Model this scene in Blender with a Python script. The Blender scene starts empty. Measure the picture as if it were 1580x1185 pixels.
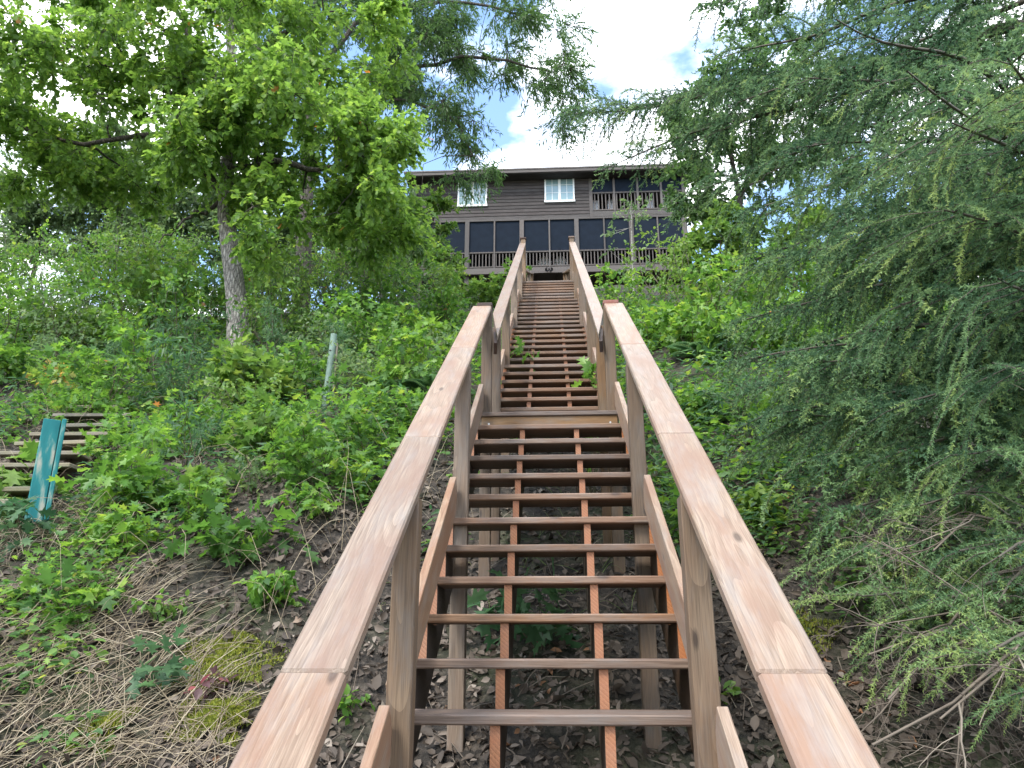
import bpy, bmesh, math, random
import numpy as np
from mathutils import Vector, Matrix
random.seed(7); RNG = np.random.default_rng(7)
S = bpy.context.scene
COL = S.collection
rad = math.radians

# ------------------------------------------------------------------ camera
PITCH, YAW, FPX = rad(18.765), rad(2.969), 1207.76
cam_d = bpy.data.cameras.new('camera'); cam = bpy.data.objects.new('camera', cam_d); COL.objects.link(cam)
cam_d.sensor_fit = 'HORIZONTAL'; cam_d.sensor_width = 36; cam_d.lens = FPX / 1580 * 36
cam_d.clip_start = 0.05; cam_d.clip_end = 2000
cam.rotation_euler = (rad(90) + PITCH, 0, YAW)
S.camera = cam

# ------------------------------------------------------------------ world: sky with broken bright cloud
SUN_EL, SUN_AZ = rad(52), rad(-148)      # azimuth measured from +Y towards +X
world = bpy.data.worlds.new('World'); S.world = world; world.use_nodes = True
wn, wl = world.node_tree.nodes, world.node_tree.links
bg = wn['Background']
sky = wn.new('ShaderNodeTexSky'); sky.sky_type = 'NISHITA'; sky.sun_disc = False
sky.sun_elevation = SUN_EL; sky.sun_rotation = SUN_AZ; sky.ozone_density = 2.5; sky.air_density = 1.3; sky.dust_density = 0.6
tc = wn.new('ShaderNodeTexCoord')
sep = wn.new('ShaderNodeSeparateXYZ'); wl.new(tc.outputs['Generated'], sep.inputs[0])
zc = wn.new('ShaderNodeMath'); zc.operation = 'MAXIMUM'; zc.inputs[1].default_value = 0.06; wl.new(sep.outputs[2], zc.inputs[0])
dv = wn.new('ShaderNodeVectorMath'); dv.operation = 'DIVIDE'; wl.new(tc.outputs['Generated'], dv.inputs[0])
cz = wn.new('ShaderNodeCombineXYZ')
for i in range(3): wl.new(zc.outputs[0], cz.inputs[i])
wl.new(cz.outputs[0], dv.inputs[1])
mp = wn.new('ShaderNodeMapping'); mp.inputs['Location'].default_value = (2.76, 0.28, 0.0); mp.inputs['Scale'].default_value = (1, 1, 0)
wl.new(dv.outputs[0], mp.inputs[0])
cn = wn.new('ShaderNodeTexNoise'); cn.inputs['Scale'].default_value = 1.15; cn.inputs['Detail'].default_value = 9; cn.inputs['Roughness'].default_value = 0.52
wl.new(mp.outputs[0], cn.inputs['Vector'])
cr = wn.new('ShaderNodeValToRGB'); cr.color_ramp.elements[0].position = 0.47; cr.color_ramp.elements[1].position = 0.56
wl.new(cn.outputs['Fac'], cr.inputs[0])
cmix = wn.new('ShaderNodeMix'); cmix.data_type = 'RGBA'; wl.new(cr.outputs[0], cmix.inputs[0]); wl.new(sky.outputs[0], cmix.inputs[6])
cmix.inputs[7].default_value = (9.0, 9.1, 9.3, 1)
wl.new(cmix.outputs[2], bg.inputs[0]); bg.inputs[1].default_value = 0.15

# ------------------------------------------------------------------ sun through thin cloud
sun_d = bpy.data.lights.new('sun', 'SUN'); sun_d.energy = 1.5; sun_d.angle = rad(14); sun_d.color = (1, 0.95, 0.87)
sun = bpy.data.objects.new('sun', sun_d); COL.objects.link(sun)
sd = Vector((math.sin(SUN_AZ) * math.cos(SUN_EL), math.cos(SUN_AZ) * math.cos(SUN_EL), math.sin(SUN_EL)))
sun.rotation_euler = (-sd).to_track_quat('-Z', 'Y').to_euler()

S.view_settings.view_transform = 'Standard'; S.view_settings.look = 'None'; S.view_settings.gamma = 1
S.view_settings.exposure = 1.6; S.view_settings.use_curve_mapping = False
S.cycles.max_bounces = 5; S.cycles.transparent_max_bounces = 4; S.cycles.diffuse_bounces = 3; S.cycles.glossy_bounces = 2; S.cycles.transmission_bounces = 4; S.cycles.use_denoising = True

# ------------------------------------------------------------------ helpers
_F = np.array([-math.sin(YAW) * math.cos(PITCH), math.cos(YAW) * math.cos(PITCH), math.sin(PITCH)])
_R = np.array([math.cos(YAW), math.sin(YAW), 0.0]); _U = np.cross(_R, _F)
def at(px, py, Y):
    """the world point at distance Y up the hill that the photograph shows at (px, py)"""
    d = _F + _R * (px - 790) / FPX - _U * (py - 592.5) / FPX
    return d * (Y / d[1])

def vnoise(x, y, seed=0):
    x = np.asarray(x, float); y = np.asarray(y, float)
    xi = np.floor(x).astype(np.int64); yi = np.floor(y).astype(np.int64); fx = x - xi; fy = y - yi
    def h(a, b):
        n = (a * 374761393 + b * 668265263 + seed * 982451653) & 0xffffffff
        n = ((n ^ (n >> 13)) * 1274126177) & 0xffffffff
        return ((n ^ (n >> 16)) & 0xffff) / 65535.0
    u = fx * fx * (3 - 2 * fx); v = fy * fy * (3 - 2 * fy)
    return (h(xi, yi) * (1 - u) + h(xi + 1, yi) * u) * (1 - v) + (h(xi, yi + 1) * (1 - u) + h(xi + 1, yi + 1) * u) * v

PY = np.array([-400, -9, -3, 0, 2, 4.57, 6.25, 10, 13.6, 22, 29.5, 34, 60, 500.])
PZ = np.array([-4.6, -4.6, -4.3, -3.3, -2.05, -.50, .58, 2.95, 5.25, 9.6, 14.1, 14.6, 15.5, 18.])
def ground(x, y):
    x = np.asarray(x, float); y = np.asarray(y, float)
    z = sum(np.interp(y + o, PY, PZ) for o in (-.7, -.35, 0, .35, .7)) / 5
    side = np.clip((np.abs(x) - .9) / 1.2, 0, 1)
    z = z + .16 * side
    cap = np.where(x < 0, 10.4, 10.8) + np.clip(y - 20, 0, 400) * .03
    out = np.clip((np.abs(x - .5) - 6.2) / 4.0, 0, 1); out = out * out * (3 - 2 * out)
    low = np.minimum(z, cap)
    z = z * (1 - out) + low * out
    n = (vnoise(x * .45, y * .45, 1) - .5) * .5 * (.3 + .7 * side) + (vnoise(x * 1.7, y * 1.7, 2) - .5) * .16 + (vnoise(x * 5, y * 5, 3) - .5) * .05
    return z + n
def gz(x, y): return float(ground(x, y))
def hit(px, py, lift=0.0):
    """where the ray through a photograph pixel meets the hillside"""
    d = at(px, py, 1.0)
    ys = np.linspace(1.5, 40, 1200); g = ground(d[0] * ys, ys) + lift
    i = np.argmax(d[2] * ys < g) if (d[2] * ys < g).any() else len(ys) - 1
    y = ys[i]; return np.array([d[0] * y, y, gz(d[0] * y, y)])

def mesh_np(name, V, Fc, attr=None, smooth=False):
    V = np.asarray(V, np.float32); Fc = np.asarray(Fc, np.int32)
    me = bpy.data.meshes.new(name)
    me.vertices.add(len(V)); me.vertices.foreach_set('co', V.ravel())
    k = Fc.shape[1]
    me.loops.add(Fc.size); me.loops.foreach_set('vertex_index', Fc.ravel())
    me.polygons.add(len(Fc)); me.polygons.foreach_set('loop_start', np.arange(0, Fc.size, k, dtype=np.int32))
    if smooth: me.polygons.foreach_set('use_smooth', np.ones(len(Fc), bool))
    if attr is not None:
        a = me.attributes.new('rnd', 'FLOAT', 'POINT'); a.data.foreach_set('value', np.asarray(attr, np.float32))
    me.update(calc_edges=True); me.validate()
    return me

def link(name, data, parent=None, mat=None, loc=None, rot=None):
    o = bpy.data.objects.new(name, data); COL.objects.link(o)
    if mat is not None and data is not None:
        if not data.materials: data.materials.append(mat)
    if parent is not None: o.parent = parent
    if loc is not None: o.location = loc
    if rot is not None: o.rotation_euler = rot
    return o
def tag(o, label=None, cat=None, group=None, kind=None):
    for k, v in (('label', label), ('category', cat), ('group', group), ('kind', kind)):
        if v: o[k] = v
    return o
def thing(name, loc, label, cat, group=None):
    return tag(link(name, None, loc=loc), label, cat, group)

_boxes = {}
def box_mesh(lx, ly, lz, bev=.003, key='board'):
    k = (key, round(lx, 4), round(ly, 4), round(lz, 4), bev)
    if k in _boxes: return _boxes[k]
    bm = bmesh.new(); bmesh.ops.create_cube(bm, size=1)
    for v in bm.verts: v.co = Vector((v.co.x * lx, v.co.y * ly, v.co.z * lz))
    if bev: bmesh.ops.bevel(bm, geom=list(bm.edges), offset=bev, segments=1, affect='EDGES')
    me = bpy.data.meshes.new(key); bm.to_mesh(me); bm.free(); _boxes[k] = me
    return me
def board(name, parent, mat, c, size, rot=(0, 0, 0), bev=.003):
    """box with its grain along local Y"""
    me = box_mesh(*size, bev=bev, key=name + '_' + mat.name)
    o = link(name, me, parent, mat, c, rot)
    return o
def span(name, parent, mat, p0, p1, w, t, bev=.003, roll=0):
    """board from p0 to p1 (centre line), width w sideways, thickness t"""
    p0, p1 = Vector(p0), Vector(p1); d = p1 - p0
    q = d.to_track_quat('Y', 'Z')
    o = board(name, parent, mat, (p0 + p1) / 2, (w, d.length, t), bev=bev)
    o.rotation_mode = 'QUATERNION'; o.rotation_quaternion = q
    return o

# ---- tubes and leaf scattering (numpy)
class Acc:
    def __init__(s): s.V = []; s.F = []; s.A = []; s.n = 0
    def add(s, V, Fc, a=None):
        s.V.append(V); s.F.append(Fc + s.n); s.n += len(V); s.A.append(np.full(len(V), .5) if a is None else a)
    def tube(s, P, r, k=6, a=.5):
        P = np.asarray(P, float); n = len(P); r = np.broadcast_to(np.asarray(r, float), (n,))
        T = np.gradient(P, axis=0); T /= np.linalg.norm(T, axis=1)[:, None] + 1e-9
        up = np.where(np.abs(T[:, 2:3]) > .9, np.array([[1., 0, 0]]), np.array([[0, 0, 1.]]))
        A = np.cross(T, up); A /= np.linalg.norm(A, axis=1)[:, None] + 1e-9; B = np.cross(T, A)
        th = np.arange(k) / k * 2 * math.pi
        V = P[:, None] + r[:, None, None] * (np.cos(th)[None, :, None] * A[:, None] + np.sin(th)[None, :, None] * B[:, None])
        i = np.arange(n - 1)[:, None] * k; j = np.arange(k)[None]; j2 = (j + 1) % k
        q = np.stack([i + j, i + j2, i + k + j2, i + k + j], -1).reshape(-1, 4)
        Fc = np.concatenate([q[:, [0, 1, 2]], q[:, [0, 2, 3]]])
        s.add(V.reshape(-1, 3), Fc, np.full(n * k, a))
    def build(s, name, mat, parent=None, smooth=False):
        if not s.V: return None
        me = mesh_np(name, np.concatenate(s.V), np.concatenate(s.F), np.concatenate(s.A), smooth)
        return link(name, me, parent, mat)

def norm(a): return a / (np.linalg.norm(a, axis=-1, keepdims=True) + 1e-9)
def scatter(acc, T, O, D, N, sc, rnd, wid=1.0):
    """copies of the leaf template T=(V,F) with base at O, pointing along D, face normal about N"""
    V, Fc = T; D = norm(D); X = norm(np.cross(D, N)); Z = np.cross(X, D)
    sc = np.asarray(sc)[:, None, None]
    P = O[:, None] + sc * (V[None, :, 0:1] * wid * X[:, None] + V[None, :, 1:2] * D[:, None] + V[None, :, 2:3] * Z[:, None])
    m = len(O); k = len(V)
    acc.add(P.reshape(-1, 3), (Fc[None] + (np.arange(m) * k)[:, None, None]).reshape(-1, 3), np.repeat(rnd, k))

def leaf(half, mid, halftris):
    """mirror a half outline. half: (x,y,z) points, mid: midrib points"""
    M = np.array(mid, float); Hh = np.array(half, float); H2 = Hh * [-1, 1, 1]
    V = np.concatenate([M, Hh, H2]); nm, nh = len(M), len(Hh); Fc = []
    for t in halftris:
        a = [i if i >= 0 else -1 - i for i in t]
        f1 = [(nm + v[1]) if v[0] == 'h' else v[1] for v in t]
        f2 = [(nm + nh + v[1]) if v[0] == 'h' else v[1] for v in t]
        Fc += [f1, f2[::-1]]
    return V, np.array(Fc)
def _lf(half, mid, tris):
    nm, nh = len(mid), len(half)
    V = np.array(list(mid) + list(half) + [(-a, b, c) for a, b, c in half], float); Fc = []
    for t in tris:
        f1 = [int(s[1:]) + (nm if s[0] == 'h' else 0) for s in t]
        f2 = [int(s[1:]) + (nm + nh if s[0] == 'h' else 0) for s in t]
        Fc += [f1, f2[::-1]]
    return V, np.array(Fc)
# deeply lobed oak leaf, 16 triangles
OAK = _lf([(.06, .16, .01), (.26, .2, .03), (.10, .34, .02), (.40, .56, .04), (.13, .6, .02), (.27, .86, -.01), (.07, .82, -.02)],
          [(0, 0, 0), (0, .34, -.01), (0, .62, -.02), (0, 1, -.10)],
          ['m0 h0 m1'.split(), 'h0 h1 h2'.split(), 'h0 h2 m1'.split(), 'm1 h2 m2'.split(), 'h2 h3 h4'.split(), 'h2 h4 m2'.split(), 'h4 h5 h6'.split(), 'm2 h4 h6'.split(), 'm2 h6 m3'.split()])
# the same leaf at a distance
OAKF = _lf([(.13, .42, .02), (.05, .2, 0), (.38, .44, .04), (.28, .86, -.02)], [(0, 0, 0), (0, 1, -.1)],
           ['m0 h0 m1'.split(), 'h1 h2 h0'.split(), 'h0 h3 m1'.split()])
OVATE = _lf([(.22, .25, .05), (.30, .5, .06), (.17, .8, .02)], [(0, 0, 0), (0, .5, 0), (0, 1, -.12)],
            ['m0 h0 m1'.split(), 'h0 h1 m1'.split(), 'm1 h1 h2'.split(), 'm1 h2 m2'.split()])
MAPLE = _lf([(.18, .05, .0), (.48, .18, .04), (.22, .32, .02), (.5, .66, .03), (.14, .6, .0)], [(0, 0, 0), (0, .4, -.01), (0, 1, -.1)],
            ['m0 h0 m1'.split(), 'h0 h1 h2'.split(), 'h0 h2 m1'.split(), 'h2 h3 h4'.split(), 'm1 h2 h4'.split(), 'm1 h4 m2'.split()])
LANCE = _lf([(.11, .35, .02)], [(0, 0, 0), (0, 1, -.12)], ['m0 h0 m1'.split()])
RHOMB = _lf([(.27, .45, .05)], [(0, 0, 0), (0, 1, -.1)], ['m0 h0 m1'.split()])
OV4 = _lf([(.26, .3, .05), (.23, .66, .03)], [(0, 0, 0), (0, 1, -.12)], ['m0 h0 h1'.split(), 'm0 h1 m1'.split()])
DRY = _lf([(.27, .28, .22), (.25, .66, .26)], [(0, 0, 0), (0, 1, .2)], ['m0 h0 h1'.split(), 'm0 h1 m1'.split()])
DRY2 = _lf([(.16, .3, -.06), (.34, .5, .1)], [(0, 0, 0), (0, 1, -.16)], ['m0 h0 m1'.split(), 'h0 h1 m1'.split()])

# ------------------------------------------------------------------ materials
def mat(name):
    m = bpy.data.materials.new(name); m.use_nodes = True
    nt = m.node_tree; return m, nt.nodes, nt.links, nt.nodes['Principled BSDF']
def ramp(n, stops):
    r = n.new('ShaderNodeValToRGB'); e = r.color_ramp.elements
    while len(e) < len(stops): e.new(.5)
    for i, (p, c) in enumerate(stops): e[i].position = p; e[i].color = (*c, 1)
    return r
def mathn(n, l, op, a, b=None, c=None):
    m = n.new('ShaderNodeMath'); m.operation = op
    for i, v in enumerate((a, b, c)):
        if v is None: continue
        if isinstance(v, (int, float)): m.inputs[i].default_value = v
        else: l.new(v, m.inputs[i])
    return m.outputs[0]

def wood(name, dark, light, tint, rough=.62, ring=.011, bump=.35, stain=.5, grey=.4, var=1.0, diag=False):
    m, n, l, b = mat(name)
    t = n.new('ShaderNodeTexCoord'); oi = n.new('ShaderNodeObjectInfo')
    off = n.new('ShaderNodeVectorMath'); off.operation = 'SCALE'; off.inputs[0].default_value = (.3, 37, .6); l.new(oi.outputs['Random'], off.inputs['Scale'])
    add = n.new('ShaderNodeVectorMath'); add.operation = 'ADD'; l.new(t.outputs['Object'], add.inputs[0]); l.new(off.outputs[0], add.inputs[1])
    # growth rings round a heart that lies below the board, wandering along the grain
    mp1 = n.new('ShaderNodeMapping'); mp1.inputs['Scale'].default_value = (6, 1.1, 6); l.new(add.outputs[0], mp1.inputs[0])
    n1 = n.new('ShaderNodeTexNoise'); n1.inputs['Scale'].default_value = 1; n1.inputs['Detail'].default_value = 2; l.new(mp1.outputs[0], n1.inputs['Vector'])
    s0 = n.new('ShaderNodeSeparateXYZ'); l.new(t.outputs['Object'], s0.inputs[0])
    hx = mathn(n, l, 'MULTIPLY_ADD', oi.outputs['Random'], .12, -.06)
    dx = mathn(n, l, 'ADD', s0.outputs[0], hx)
    dz = mathn(n, l, 'ADD', s0.outputs[2], .10)
    rr = mathn(n, l, 'SQRT', mathn(n, l, 'ADD', mathn(n, l, 'MULTIPLY', dx, dx), mathn(n, l, 'MULTIPLY', dz, dz)))
    rr = mathn(n, l, 'ADD', rr, mathn(n, l, 'MULTIPLY', n1.outputs['Fac'], .085))
    if diag: rr = mathn(n, l, 'ADD', mathn(n, l, 'ADD', mathn(n, l, 'MULTIPLY', s0.outputs[0], .9), s0.outputs[2]), mathn(n, l, 'MULTIPLY', n1.outputs['Fac'], .02))
    saw = mathn(n, l, 'FRACT', mathn(n, l, 'DIVIDE', rr, ring))
    # fine fibre
    mp2 = n.new('ShaderNodeMapping'); mp2.inputs['Scale'].default_value = (260, 7, 260); l.new(add.outputs[0], mp2.inputs[0])
    n2 = n.new('ShaderNodeTexNoise'); n2.inputs['Scale'].default_value = 1; n2.inputs['Detail'].default_value = 4; l.new(mp2.outputs[0], n2.inputs['Vector'])
    # blotchy weathering and stain
    mp3 = n.new('ShaderNodeMapping'); mp3.inputs['Scale'].default_value = (9, 2.2, 9); l.new(add.outputs[0], mp3.inputs[0])
    n3 = n.new('ShaderNodeTexNoise'); n3.inputs['Scale'].default_value = 1; n3.inputs['Detail'].default_value = 5; n3.inputs['Roughness'].default_value = .6; l.new(mp3.outputs[0], n3.inputs['Vector'])
    f = mathn(n, l, 'ADD', mathn(n, l, 'MULTIPLY', saw, .26 if diag else .22), mathn(n, l, 'MULTIPLY', n2.outputs['Fac'], .6 if diag else .88))
    r = ramp(n, [(.25, dark), (.85, light)]); l.new(f, r.inputs[0])
    mx = n.new('ShaderNodeMix'); mx.data_type = 'RGBA'
    r3 = ramp(n, [(.42, (0, 0, 0)), (.60, (1, 1, 1))]); l.new(n3.outputs['Fac'], r3.inputs[0])
    l.new(mathn(n, l, 'MULTIPLY', r3.outputs[0], stain), mx.inputs[0]); l.new(r.outputs[0], mx.inputs[6]); mx.inputs[7].default_value = (*tint, 1)
    # knots
    mp4 = n.new('ShaderNodeMapping'); mp4.inputs['Scale'].default_value = (7, 2.4, 7); l.new(add.outputs[0], mp4.inputs[0])
    vo = n.new('ShaderNodeTexVoronoi'); vo.inputs['Scale'].default_value = 1; l.new(mp4.outputs[0], vo.inputs['Vector'])
    kn = ramp(n, [(.05, (1, 1, 1)), (.11, (0, 0, 0))]); l.new(vo.outputs['Distance'], kn.inputs[0])
    mk = n.new('ShaderNodeMix'); mk.data_type = 'RGBA'; l.new(mathn(n, l, 'MULTIPLY', kn.outputs[0], .75), mk.inputs[0]); l.new(mx.outputs[2], mk.inputs[6]); mk.inputs[7].default_value = (dark[0] * .35, dark[1] * .3, dark[2] * .3, 1)
    # greyed patches
    mp5 = n.new('ShaderNodeMapping'); mp5.inputs['Scale'].default_value = (14, 3.1, 14); mp5.inputs['Location'].default_value = (3, 9, 1); l.new(add.outputs[0], mp5.inputs[0])
    n5 = n.new('ShaderNodeTexNoise'); n5.inputs['Scale'].default_value = 1; n5.inputs['Detail'].default_value = 6; n5.inputs['Roughness'].default_value = .7; l.new(mp5.outputs[0], n5.inputs['Vector'])
    r5 = ramp(n, [(.46, (0, 0, 0)), (.68, (1, 1, 1))]); l.new(n5.outputs['Fac'], r5.inputs[0])
    mg = n.new('ShaderNodeMix'); mg.data_type = 'RGBA'; l.new(mathn(n, l, 'MULTIPLY', r5.outputs[0], grey), mg.inputs[0]); l.new(mk.outputs[2], mg.inputs[6])
    gl = sum(light) / 3 * .8 + sum(dark) / 3 * .2; mg.inputs[7].default_value = (gl * 1.02, gl, gl * .98, 1)
    # board to board difference
    hv = n.new('ShaderNodeHueSaturation'); l.new(mg.outputs[2], hv.inputs['Color']); l.new(mathn(n, l, 'MULTIPLY_ADD', oi.outputs['Random'], .5 * var, 1 - .25 * var), hv.inputs['Value']); l.new(mathn(n, l, 'MULTIPLY_ADD', mathn(n, l, 'FRACT', mathn(n, l, 'MULTIPLY', oi.outputs['Random'], 7.3)), .5 * var, .95 - .25 * var), hv.inputs['Saturation'])
    l.new(hv.outputs[0], b.inputs['Base Color'])
    b.inputs['Roughness'].default_value = rough; b.inputs['Specular IOR Level'].default_value = .35
    bp = n.new('ShaderNodeBump'); bp.inputs['Strength'].default_value = bump; bp.inputs['Distance'].default_value = .002; l.new(f, bp.inputs['Height']); l.new(bp.outputs[0], b.inputs['Normal'])
    return m
M = {}
M['rail'] = wood('weathered_rail_wood', (.135, .082, .051), (.36, .262, .185), (.215, .12, .076), rough=.45, stain=.8, grey=.38, var=.55)
M['post'] = wood('weathered_post_wood', (.066, .039, .021), (.215, .145, .085), (.15, .083, .041), stain=.5)
M['tread'] = wood('tread_wood', (.075, .043, .028), (.25, .168, .115), (.15, .077, .046), stain=.4, grey=.5)
M['raw'] = wood('cut_stringer_wood', (.18, .062, .02), (.46, .2, .08), (.28, .095, .034), ring=.019, stain=.5, grey=.1, var=.45, diag=True)
M['under'] = wood('shaded_stringer_wood', (.04, .025, .016), (.09, .058, .038), (.06, .034, .02))  # stringer sides coloured darker to deepen the shade under the stairs
M['cap_red'] = wood('red_cap_wood', (.14, .035, .02), (.3, .09, .05), (.22, .05, .025))
M['cap_dark'] = wood('dark_cap_wood', (.03, .016, .011), (.075, .04, .028), (.05, .02, .014))
M['old'] = wood('old_grey_wood', (.09, .075, .052), (.25, .215, .15), (.11, .12, .06))
M['siding'] = wood('stained_siding', (.019, .0145, .0138), (.064, .053, .051), (.076, .067, .066), rough=.75, ring=.02, stain=.5)
M['trim'] = wood('grey_brown_trim', (.06, .052, .049), (.125, .11, .104), (.09, .074, .068), rough=.7)

def plain(name, col, rough=.6, var=.25, scale=6, metal=0, bump=0, spec=.4):
    m, n, l, b = mat(name)
    t = n.new('ShaderNodeTexCoord'); no = n.new('ShaderNodeTexNoise'); no.inputs['Scale'].default_value = scale; no.inputs['Detail'].default_value = 6; l.new(t.outputs['Object'], no.inputs['Vector'])
    r = ramp(n, [(.3, tuple(c * (1 - var) for c in col)), (.7, tuple(min(1, c * (1 + var)) for c in col))]); l.new(no.outputs['Fac'], r.inputs[0]); l.new(r.outputs[0], b.inputs['Base Color'])
    b.inputs['Roughness'].default_value = rough; b.inputs['Metallic'].default_value = metal; b.inputs['Specular IOR Level'].default_value = spec
    if bump:
        bp = n.new('ShaderNodeBump'); bp.inputs['Strength'].default_value = bump; bp.inputs['Distance'].default_value = .01; l.new(no.outputs['Fac'], bp.inputs['Height']); l.new(bp.outputs[0], b.inputs['Normal'])
    return m
M['screen'] = plain('insect_screen_and_dark_sheet', (.010, .016, .027), .85, .15, 3, spec=.12)
M['white'] = plain('white_vinyl', (.7, .72, .72), .4, .04)
M['glass'] = plain('window_with_pale_blind', (.2, .3, .32), .12, .1, 2, spec=.9)
M['roof'] = plain('roof_shingle', (.16, .145, .14), .85, .3, 20, bump=.3)
M['cloth'] = plain('pale_cloth', (.6, .6, .64), .8, .1)
M['chair'] = plain('grey_chair_plastic', (.55, .55, .55), .5, .1)
M['lamp'] = plain('dark_lamp_metal', (.04, .04, .045), .4, .1)
M['concrete'] = plain('block_pier', (.09, .085, .08), .9, .3, 8, bump=.4)
M['nail'] = plain('galvanised_screw', (.55, .55, .53), .4, .1, metal=.6)

def teal():
    m, n, l, b = mat('flaking_teal_paint')
    t = n.new('ShaderNodeTexCoord'); mp_ = n.new('ShaderNodeMapping'); mp_.inputs['Scale'].default_value = (9, 9, 2.2); l.new(t.outputs['Object'], mp_.inputs[0])
    no = n.new('ShaderNodeTexNoise'); no.inputs['Scale'].default_value = 1.6; no.inputs['Detail'].default_value = 7; l.new(mp_.outputs[0], no.inputs['Vector'])
    r = ramp(n, [(.2, (.009, .095, .105)), (.52, (.02, .15, .155)), (.58, (.1, .21, .19)), (.66, (.3, .3, .25))]); l.new(no.outputs['Fac'], r.inputs[0]); l.new(r.outputs[0], b.inputs['Base Color'])
    b.inputs['Roughness'].default_value = .85; b.inputs['Specular IOR Level'].default_value = .2; return m
M['teal'] = teal()

def leafmat(name, stops, trans=.45, rough=.45, gloss=.4, island=False):
    m, n, l, b = mat(name); out = n['Material Output']
    at_ = n.new('ShaderNodeAttribute'); at_.attribute_name = 'rnd'
    r = ramp(n, stops); l.new(at_.outputs['Fac'], r.inputs[0])
    t = n.new('ShaderNodeTexCoord'); no = n.new('ShaderNodeTexNoise'); no.inputs['Scale'].default_value = 14; no.inputs['Detail'].default_value = 2; l.new(t.outputs['Object'], no.inputs['Vector'])
    hv = n.new('ShaderNodeHueSaturation'); l.new(r.outputs[0], hv.inputs['Color']); l.new(mathn(n, l, 'MULTIPLY_ADD', no.outputs['Fac'], .7, .65), hv.inputs['Value']); hv.inputs['Saturation'].default_value = .9
    l.new(hv.outputs[0], b.inputs['Base Color']); b.inputs['Roughness'].default_value = rough; b.inputs['Specular IOR Level'].default_value = gloss
    tr = n.new('ShaderNodeBsdfTranslucent')
    h2 = n.new('ShaderNodeHueSaturation'); h2.inputs['Hue'].default_value = .485; h2.inputs['Saturation'].default_value = 1.1; h2.inputs['Value'].default_value = 1.7; l.new(hv.outputs[0], h2.inputs['Color']); l.new(h2.outputs[0], tr.inputs['Color'])
    mx = n.new('ShaderNodeMixShader'); mx.inputs[0].default_value = trans; l.new(b.outputs[0], mx.inputs[1]); l.new(tr.outputs[0], mx.inputs[2]); l.new(mx.outputs[0], out.inputs['Surface'])
    return m
M['oak_leaf'] = leafmat('oak_leaves', [(0, (.07, .15, .026)), (.5, (.13, .26, .036)), (.85, (.205, .345, .048)), (.985, (.27, .38, .06)), (1, (.42, .18, .026))], trans=.55)
M['tall_leaf'] = leafmat('tall_tree_leaves', [(0, (0.033, 0.081, 0.023)), (.6, (0.065, 0.143, 0.036)), (1, (0.117, 0.208, 0.052))])
M['far_leaf'] = leafmat('far_tree_leaves', [(0, (0.065, 0.117, 0.046)), (.6, (0.104, 0.182, 0.065)), (1, (0.169, 0.234, 0.078))])
M['shrub_leaf'] = leafmat('shrub_leaves', [(0, (0.039, 0.111, 0.019)), (.45, (0.078, 0.202, 0.023)), (.85, (0.169, 0.325, 0.033)), (.98, (0.260, 0.364, 0.039)), (1, (0.442, 0.195, 0.039))])
M['bright_leaf'] = leafmat('bright_leaves', [(0, (.05, .14, .015)), (.5, (.10, .21, .03)), (1, (.2, .3, .045))], trans=.4)
M['blue_leaf'] = leafmat('bluish_leaves', [(0, (.03, .085, .036)), (.6, (.058, .14, .056)), (1, (.11, .2, .075))])
M['cover_leaf'] = leafmat('ground_cover_leaves', [(0, (0.039, 0.104, 0.023)), (.45, (0.072, 0.182, 0.033)), (.8, (0.143, 0.273, 0.039)), (.94, (0.260, 0.338, 0.052)), (.97, (0.429, 0.286, 0.052)), (1, (0.390, 0.117, 0.039))])
M['red_leaf'] = leafmat('reddening_leaves', [(0, (.12, .04, .05)), (.6, (.10, .06, .06)), (1, (.4, .05, .05))])
M['needle'] = leafmat('spruce_needles', [(0, (.028, .07, .036)), (.4, (.072, .152, .066)), (.8, (.15, .25, .085)), (1, (.25, .34, .09))], trans=.3, rough=.6, gloss=.15)
M['litter'] = leafmat('dry_leaf_litter', [(0, (.03, .022, .015)), (.4, (.078, .058, .042)), (.75, (.15, .116, .088)), (.95, (.27, .225, .18)), (1, (.26, .12, .045))], trans=.1, rough=.7)
M['straw'] = leafmat('dry_stalks', [(0, (.13, .092, .052)), (.5, (.29, .228, .14)), (1, (.47, .4, .28))], trans=.1, rough=.7)
M['grass'] = leafmat('green_grass', [(0, (.06, .11, .02)), (.6, (.13, .2, .04)), (1, (.3, .3, .12))], trans=.3)
M['moss'] = leafmat('moss_tufts', [(0, (.10, .14, .012)), (.6, (.22, .26, .02)), (1, (.36, .36, .04))], trans=.3)
M['shelter'] = leafmat('pale_green_plastic', [(0, (.24, .34, .28)), (1, (.24, .34, .28))], trans=.4)
M['twig'] = leafmat('green_stems', [(0, (.07, .05, .03)), (1, (.10, .11, .04))], trans=0)
M['spruce_twig'] = leafmat('spruce_twigs', [(0, (.035, .028, .02)), (.5, (.10, .085, .065)), (1, (.2, .17, .13))], trans=0, rough=.8)
M['deadtwig'] = leafmat('grey_dead_twigs', [(0, (.05, .037, .028)), (.5, (.115, .088, .064)), (1, (.24, .2, .15))], trans=0, rough=.8)

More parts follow.
